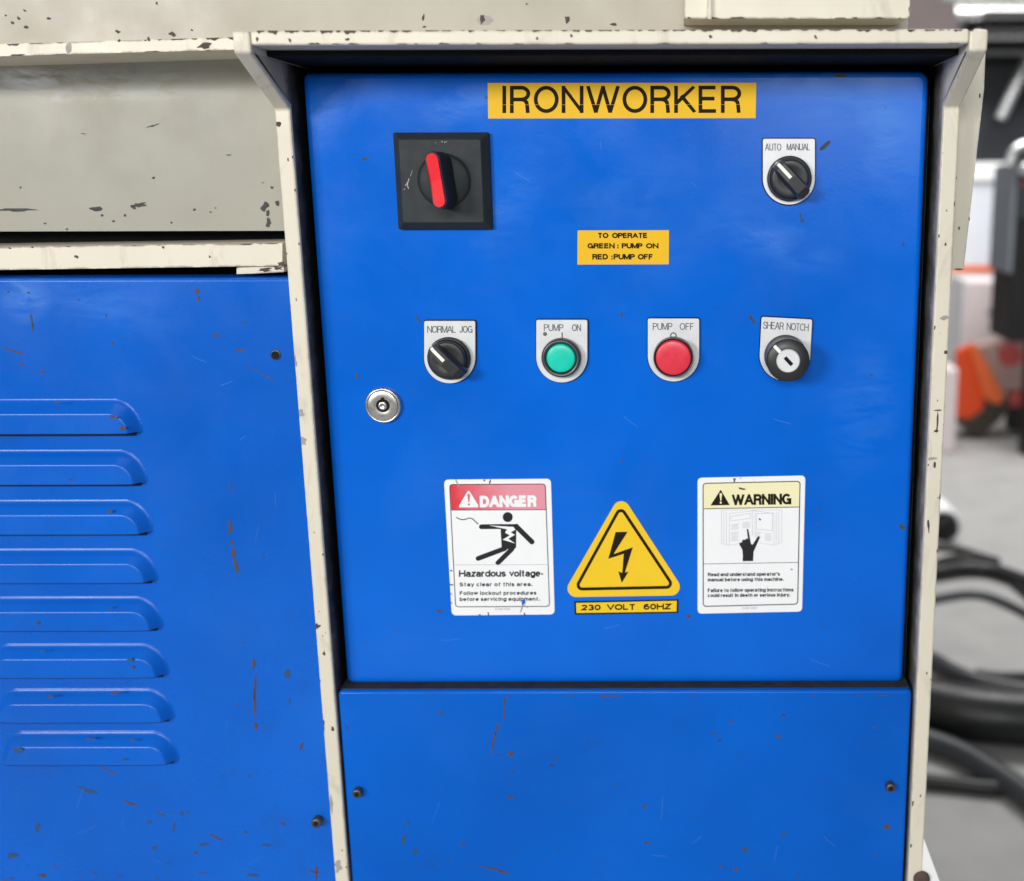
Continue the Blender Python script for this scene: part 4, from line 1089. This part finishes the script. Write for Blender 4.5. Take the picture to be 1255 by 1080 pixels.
for j in range(6): stroke(m, [(520, 442 + j * 9), (558 - (j % 3) * 6, 446 + j * 9)], 2.6, t3, .00012, 1); stroke(m, [(580, 452 + j * 9), (628 - (j % 2) * 9, 458 + j * 9)], 2.6, t3, .00012, 1)
fpoly(m, [(540, 352), (552, 356), (554, 366), (543, 366)], t3, .00014, 0)
m.build('pictogram', ['soft_ink', 'grey_ink'], sg)
m = MB()
fpoly(m, [(288, 163), (347, 265), (220, 268)], t3, .00012, 0)
fpoly(m, [(280, 187), (297, 187), (292, 236), (285, 236)], t3, .00018, 1); fpoly(m, circ(288, 249, 7, 14), t3, .00018, 1)
text(m, 'WARNING', 362, 195, 755, 267, 16.5, t3, .00012, 0, .28, tilt=-.016)
m.build('header_lettering', ['ink', 'pale_yellow'], sg)
m = MB()
def line(m, s, x0, top, x1, base, t, mi=0, tilt=-.008, lift=.0001):
    text(m, s, x0, top, x1, base, t, t3, lift, mi, .30, .66, tilt)
line(m, "Read and understand operator's", 202, 713, 680, 737, 5.6); line(m, 'manual before using this machine.', 202, 748, 705, 771, 5.6)
line(m, 'Failure to follow operating instructions', 202, 818, 770, 842, 5.6); line(m, 'could result in death or serious injury.', 202, 852, 748, 875, 5.6)
line(m, 'EAM 1023', 430, 939, 528, 954, 2.6, 1)
m.build('lettering', ['soft_ink', 'grey_ink'], sg)
m = MB()
fpoly(m, [(366, 90), (390, 88), (384, 100), (380, 114), (372, 112), (374, 100)], t3, .00021, 0); fpoly(m, [(404, 148), (420, 150), (455, 158), (445, 166), (425, 163), (412, 160)], t3, .00021, 0)
fpoly(m, [(750, 686), (764, 690), (760, 698), (754, 695)], t3, .00021, 0); fpoly(m, [(410, 84), (425, 86), (420, 92)], t3, .00021, 0)
for i_ in range(len(m.mi)): m.mi[i_] += 1
sheet('backing', rquad((135, 85), (848, 70), (826, 970), (135, 984), 26), t3, ['white', 'dark_chip'], sg, extra=m)

# high voltage triangle
t3 = zoomer(680, 570, 5.4)
sg = sign('voltage_triangle_sign', P(764, 675, 0), 'yellow triangular sign with a black lightning bolt arrow')
sheet('backing', hull([(440, 297, 57), (142, 816, 58), (769, 806, 58)]), t3, 'yellow_sign', sg)
m = MB()
stroke(m, hull([(437, 329, 27), (181, 794, 27), (738, 783, 27)]), 20, t3, .00010, 0, True)
fpoly(m, [(402, 444), (482, 442), (388, 590), (516, 545), (464, 711), (487, 707), (443, 780), (420, 705), (446, 714), (456, 588), (354, 621)], t3, .00012, 0)
m.build('pictogram', 'ink', sg)
sg = sign('voltage_rating_sign', P(767, 744, 0), 'narrow black edged yellow plate reading 230 VOLT 60HZ below the triangle')
sheet('backing', [(128, 903), (818, 890), (816, 979), (132, 991)], t3, 'ink', sg)
m = MB(); fpoly(m, [(140, 913), (807, 899), (805, 970), (143, 980)], t3, .00005, 0); m.build('yellow_face', 'yellow_sign', sg)
m = MB(); text(m, '230', 175, 925, 303, 963, 9.6, t3, .0001, 0, .24, tilt=-.012); text(m, 'VOLT', 345, 922, 534, 961, 9.6, t3, .0001, 0, .24, tilt=-.012); text(m, '60HZ', 587, 919, 770, 958, 9.6, t3, .0001, 0, .24, tilt=-.012)
m.build('lettering', 'ink', sg)

# ================================================================== THE WORKSHOP BEHIND
def quad_box(name, tl, tr, br, bl, y0, depth, mat, parent=None, bev=.004):
    m = MB(); slab(m, [P(*bl, y0), P(*tl, y0), P(*tr, y0), P(*br, y0)], depth)
    return m.build(name, mat, parent, bev)
# storage rack with bright tubes
YR = 5.0
g0 = FL(1300, 500); rx0, rx1 = P(1178, 100, YR + .25).x, P(1330, 100, YR).x
rk = empty('storage_rack', (rx0, YR + .3, 0), 'dark steel storage rack carrying bright tubes behind the machine', 'rack')
m = MB(); box(m, rx0, rx1, YR + .30, YR + .34, 0, 2.3); m.build('back_panel', 'dark_steel', rk)
m = MB(); box(m, rx1 - .04, rx1 + .04, YR - .15, YR + .299, 0, 2.3); m.build('upright', 'charcoal', rk)
for yy in (3, 25, 52):
    m = MB(); zz = P(1200, yy, YR).z; box(m, rx0 + .02, rx1 - .041, YR - .07, YR + .2995, zz - .075, zz - .047); m.build('shelf_arm', 'charcoal', rk)
a, b = P(1226, 146, YR + .1), P(1262, 70, YR + .1)
m = MB(); tube(m, [a, b], .034, 10); m.build('brace', 'tube', rk)
for (px, yy, r, lab) in ((1153, -6, .040, 'bright steel tube on the top arm of the rack'), (1170, 17, .040, 'bright steel tube with a rounded end on the middle arm of the rack'), (1195, 44.5, .030, 'thin bright steel tube on the lowest arm of the rack')):
    m = MB(); p0, p1 = P(px, yy, YR), P(1420, yy, YR); p0.z = p1.z = P(1210, yy, YR).z
    tube(m, [p0, p1], r, 18); tag(m.build('steel_tube', 'tube'), lab, 'tube', 'bright tubes on the storage rack')
# white cabinet
YW = 4.85
wc = empty('white_cabinet', P(1212, 330, YW), 'white metal cabinet with a bright top standing beside the tool cart', 'cabinet')
m = MB(); slab(m, [P(1150, 326, YW), P(1150, 223, YW), P(1234, 222, YW), P(1234, 326, YW)], .06); m.build('body', 'pale_metal', wc, .004)
m = MB(); slab(m, [P(1150, 222.5, YW - .02), P(1150, 200, YW - .02), P(1236, 199, YW - .02), P(1236, 221.5, YW - .02)], .09); m.build('top_rim', 'white_box', wc, .006)
m = MB(); slab(m, [P(1150, 333, YW - .005), P(1150, 326.5, YW - .005), P(1236, 326.5, YW - .005), P(1236, 333, YW - .005)], .06); m.build('orange_base_strip', 'orange_light', wc)
q = P(1150, 333, YW); q2 = P(1236, 333, YW); m = MB()
box(m, q.x, q2.x, YW + .001, YW + .05, 0, q.z - .002); m.build('pedestal', 'pink_box', wc)
# tall carton in front of it
YB = 4.5
ct = empty('tall_carton', Vector((P(1205, 400, YB).x, YB + .1, 0)), 'tall pale pinkish carton with one side whitened as if lit, standing on the floor', 'carton')
xb2, xc = P(1182, 400, YB).x, P(1232, 400, YB).x
zt_ = P(1205, 345, YB).z; zb_ = P(1205, 520, YB).z
m = MB(); box(m, xb2, xc, YB, YB + .24, .0, zt_); m.build('front', 'pink_box', ct, .008)
m = MB(); box(m, xb2 - .012, xb2 - .0005, YB + .004, YB + .36, zb_ + .22, zt_ + .008); m.build('lit_side_panel', 'white_box', ct, .004)  # white panel added; the lit side is put into its colour
m = MB(); p = P(1215, 383, YB); box(m, p.x - .018, p.x + .018, YB - .0015, YB - .0003, p.z - .010, p.z + .010); m.build('grey_label', 'hose_grey', ct)
# short box beside it
sb = FL(1160, 556); m = MB(); box(m, P(1130, 500, sb.y).x, P(1173, 500, sb.y).x, sb.y, sb.y + .22, 0, P(1160, 452, sb.y).z)
tag(m.build('floor_carton', 'pink_box', None, .012), 'short pale pink box on the floor, left of the orange scoop', 'carton')
# dark tool cart
YT = 3.85
x0, x1 = P(1243, 300, YT).x, P(1330, 300, YT).x
tcart = empty('tool_cart', Vector((x0 + .06, YT + .08, 0)), 'dark charcoal tool cart with a curved pale handle at the right edge', 'cart')
za, zc = P(1243, 420, YT).z, P(1243, 200, YT).z
m = MB(); box(m, x0, x1, YT, YT + .30, za, zc); m.build('body', 'charcoal', tcart, .012)
zd = P(1243, 335, YT).z
m = MB(); box(m, x0 - .020, x0 - .0005, YT + .004, YT + .29, zd, zc - .01); m.build('side_panel', 'steel_blue', tcart, .002)
z0_, z1_ = P(1243, 268, YT).z, P(1243, 222, YT).z
m = MB(); box(m, x0 + .008, x1, YT - .01, YT - .0005, z0_, z1_); m.build('drawer_front', 'dark_steel', tcart, .003)
m = MB(); box(m, x0 + .014, x1, YT - .013, YT - .0105, z1_ - .018, z1_ - .004); m.build('red_stripe', 'tub_red', tcart)
m = MB(); tube(m, [P(1258 - 21 * math.cos(t), 204 - 27 * math.sin(t), YT - .02) for t in [math.pi * k / 14 for k in range(15)]], .020, 10); m.build('handle', 'tube', tcart)
m = MB(); lathe(m, P(1256, 207, YT - .001), [(.030, 0), (.028, .03), (.016, .036)], 18); m.build('knob', 'tube', tcart)
for px in (1272, 1322):
    q = P(px, 415, YT); m = MB(); box(m, q.x - .015, q.x + .015, YT + .03, YT + .13, 0, za - .001); m.build('leg', 'charcoal', tcart)
# orange scoop and the tub beside it
yo = 4.2
og = empty('orange_scoop', Vector((P(1195, 500, yo).x, yo, 0)), 'bright orange plastic scoop resting on a dark wooden block', 'scoop')
m = MB(); slab(m, [P(1172, 514, yo), P(1172.5, 430, yo), P(1186, 424, yo), P(1208, 492, yo), P(1205, 506, yo), P(1186, 515, yo)], .04); m.build('side', 'orange', og, .012)
m = MB(); slab(m, [P(1186, 425, yo - .015), P(1192, 420, yo - .015), P(1200, 428, yo - .015), P(1231, 484, yo - .015), P(1228, 496, yo - .015), P(1218, 496, yo - .015), P(1206, 488, yo - .015)], .05); m.build('rim', 'orange_light', og, .012)
m = MB(); slab(m, [P(1176, 520, yo - .01), P(1190, 514, yo - .01), P(1212, 497, yo - .01), P(1240, 490, yo - .01), P(1232, 510, yo - .01), P(1212, 528, yo - .01), P(1206, 535, yo - .01), P(1194, 535, yo - .01), P(1184, 529, yo - .01)], .16); m.build('wooden_block', 'brown', og, .01)
tb = empty('plastic_tub', P(1235, 478, yo + .1), 'cloudy pink plastic tub with a faded red lid beside the orange scoop', 'tub')
m = MB(); slab(m, [P(1226, 482, yo + .08), P(1196, 424, yo + .08), P(1238, 412, yo + .08), P(1300, 416, yo + .08), P(1300, 478, yo + .08)], .10); m.build('body', 'tub', tb, .02)
m = MB(); slab(m, [P(1226, 444, yo + .06), P(1224, 428, yo + .06), P(1242, 422, yo + .06), P(1254, 432, yo + .06), P(1250, 446, yo + .06), P(1236, 450, yo + .06)], .015); m.build('red_lid', 'tub_red', tb, .003)
m = MB(); slab(m, [P(1232, 500, yo + .05), P(1240, 484, yo + .05), P(1300, 480, yo + .05), P(1300, 500, yo + .05)], .08); m.build('red_base', 'tub_red', tb, .01)
m = MB(); slab(m, [P(1236, 529, yo + .04), P(1240, 500.5, yo + .04), P(1300, 500.5, yo + .04), P(1300, 530, yo + .04)], .10); m.build('dark_stand', 'charcoal', tb, .02)
# capped pipe end on the floor
pc = FL(1160, 668); rr_ = (P(1180, 640, pc.y).x - P(1134, 640, pc.y).x) / 2
pe = empty('pipe_end', Vector((P(1157, 640, pc.y).x, pc.y + .1, 0)), 'pipe end with a white rim and dark mouth standing on the floor beside the hoses', 'pipe')
cc_ = Vector((P(1156, 640, pc.y).x, pc.y + .04, rr_ + .002))
m = MB(); lathe(m, cc_ + Vector((0, 0, 0)), [(rr_ * .95, -.12), (rr_, .0), (rr_, .035), (rr_ * .80, .045), (rr_ * .78, .02)], 28); pbody = m.build('rim', 'white_box', pe)
m = MB(); lathe(m, cc_ + Vector((rr_ * .10, 0, -rr_ * .12)), [(rr_ * .76, .022), (rr_ * .70, .046), (.002, .048)], 24); m.build('mouth', 'charcoal', pe)
# hoses on the floor
def hose(ctrl, r, mat, label, zc=0.0):
    r *= 1.2
    pts = [FL(x, y, r) + Vector((0, 0, (c_[0] if c_ else 0))) for x, y, *c_ in ctrl]
    m = MB(); tube(m, smooth_path(pts, 8), r, 14)
    return tag(m.build('rubber_hose', mat), label, 'hose', 'hoses lying on the floor')
hose([(1090, 668), (1148, 671), (1178, 674), (1200, 681), (1224, 688)], .010, 'hose', 'thin black hose nearest the capped pipe end')
hose([(1090, 700), (1140, 702), (1180, 697), (1215, 699), (1255, 712), (1320, 735)], .020, 'hose', 'black hose curving just below the thin one')
hose([(1080, 790), (1136, 806), (1165, 822), (1200, 836), (1255, 846), (1330, 856)], .018, 'hose_grey', 'grey hose sloping down to the right above the thickest hose')
hose([(1195, 826), (1222, 830), (1260, 830), (1330, 826)], .012, 'hose', 'short black hose at the right edge crossing the grey one')
hose([(1080, 848), (1134, 862), (1190, 874), (1255, 880), (1330, 882)], .052, 'hose', 'thickest black hose, widened to include its shadow, lying level across the floor')  # girth enlarged to take in the shadow below the hose
hose([(1080, 895), (1130, 906), (1175, 922), (1215, 945), (1255, 972), (1300, 1010)], .022, 'hose_grey', 'dark grey hose bending down to the right edge')
hose([(1080, 955), (1130, 957), (1180, 962), (1220, 966), (1290, 966)], .013, 'hose', 'black hose lying straight below the others')

hose([(1120, 712), (1150, 690), (1185, 684), (1220, 694), (1250, 720), (1300, 760)], .012, 'hose', 'thin black hose looping over the curved one')
hose([(1090, 745), (1140, 735), (1190, 728), (1230, 738), (1300, 775)], .010, 'hose_grey', 'thin grey hose on bare floor below the curved hose')
hose([(1080, 826), (1130, 836), (1180, 846), (1255, 852), (1330, 850)], .016, 'hose', 'black hose resting against the thickest one')
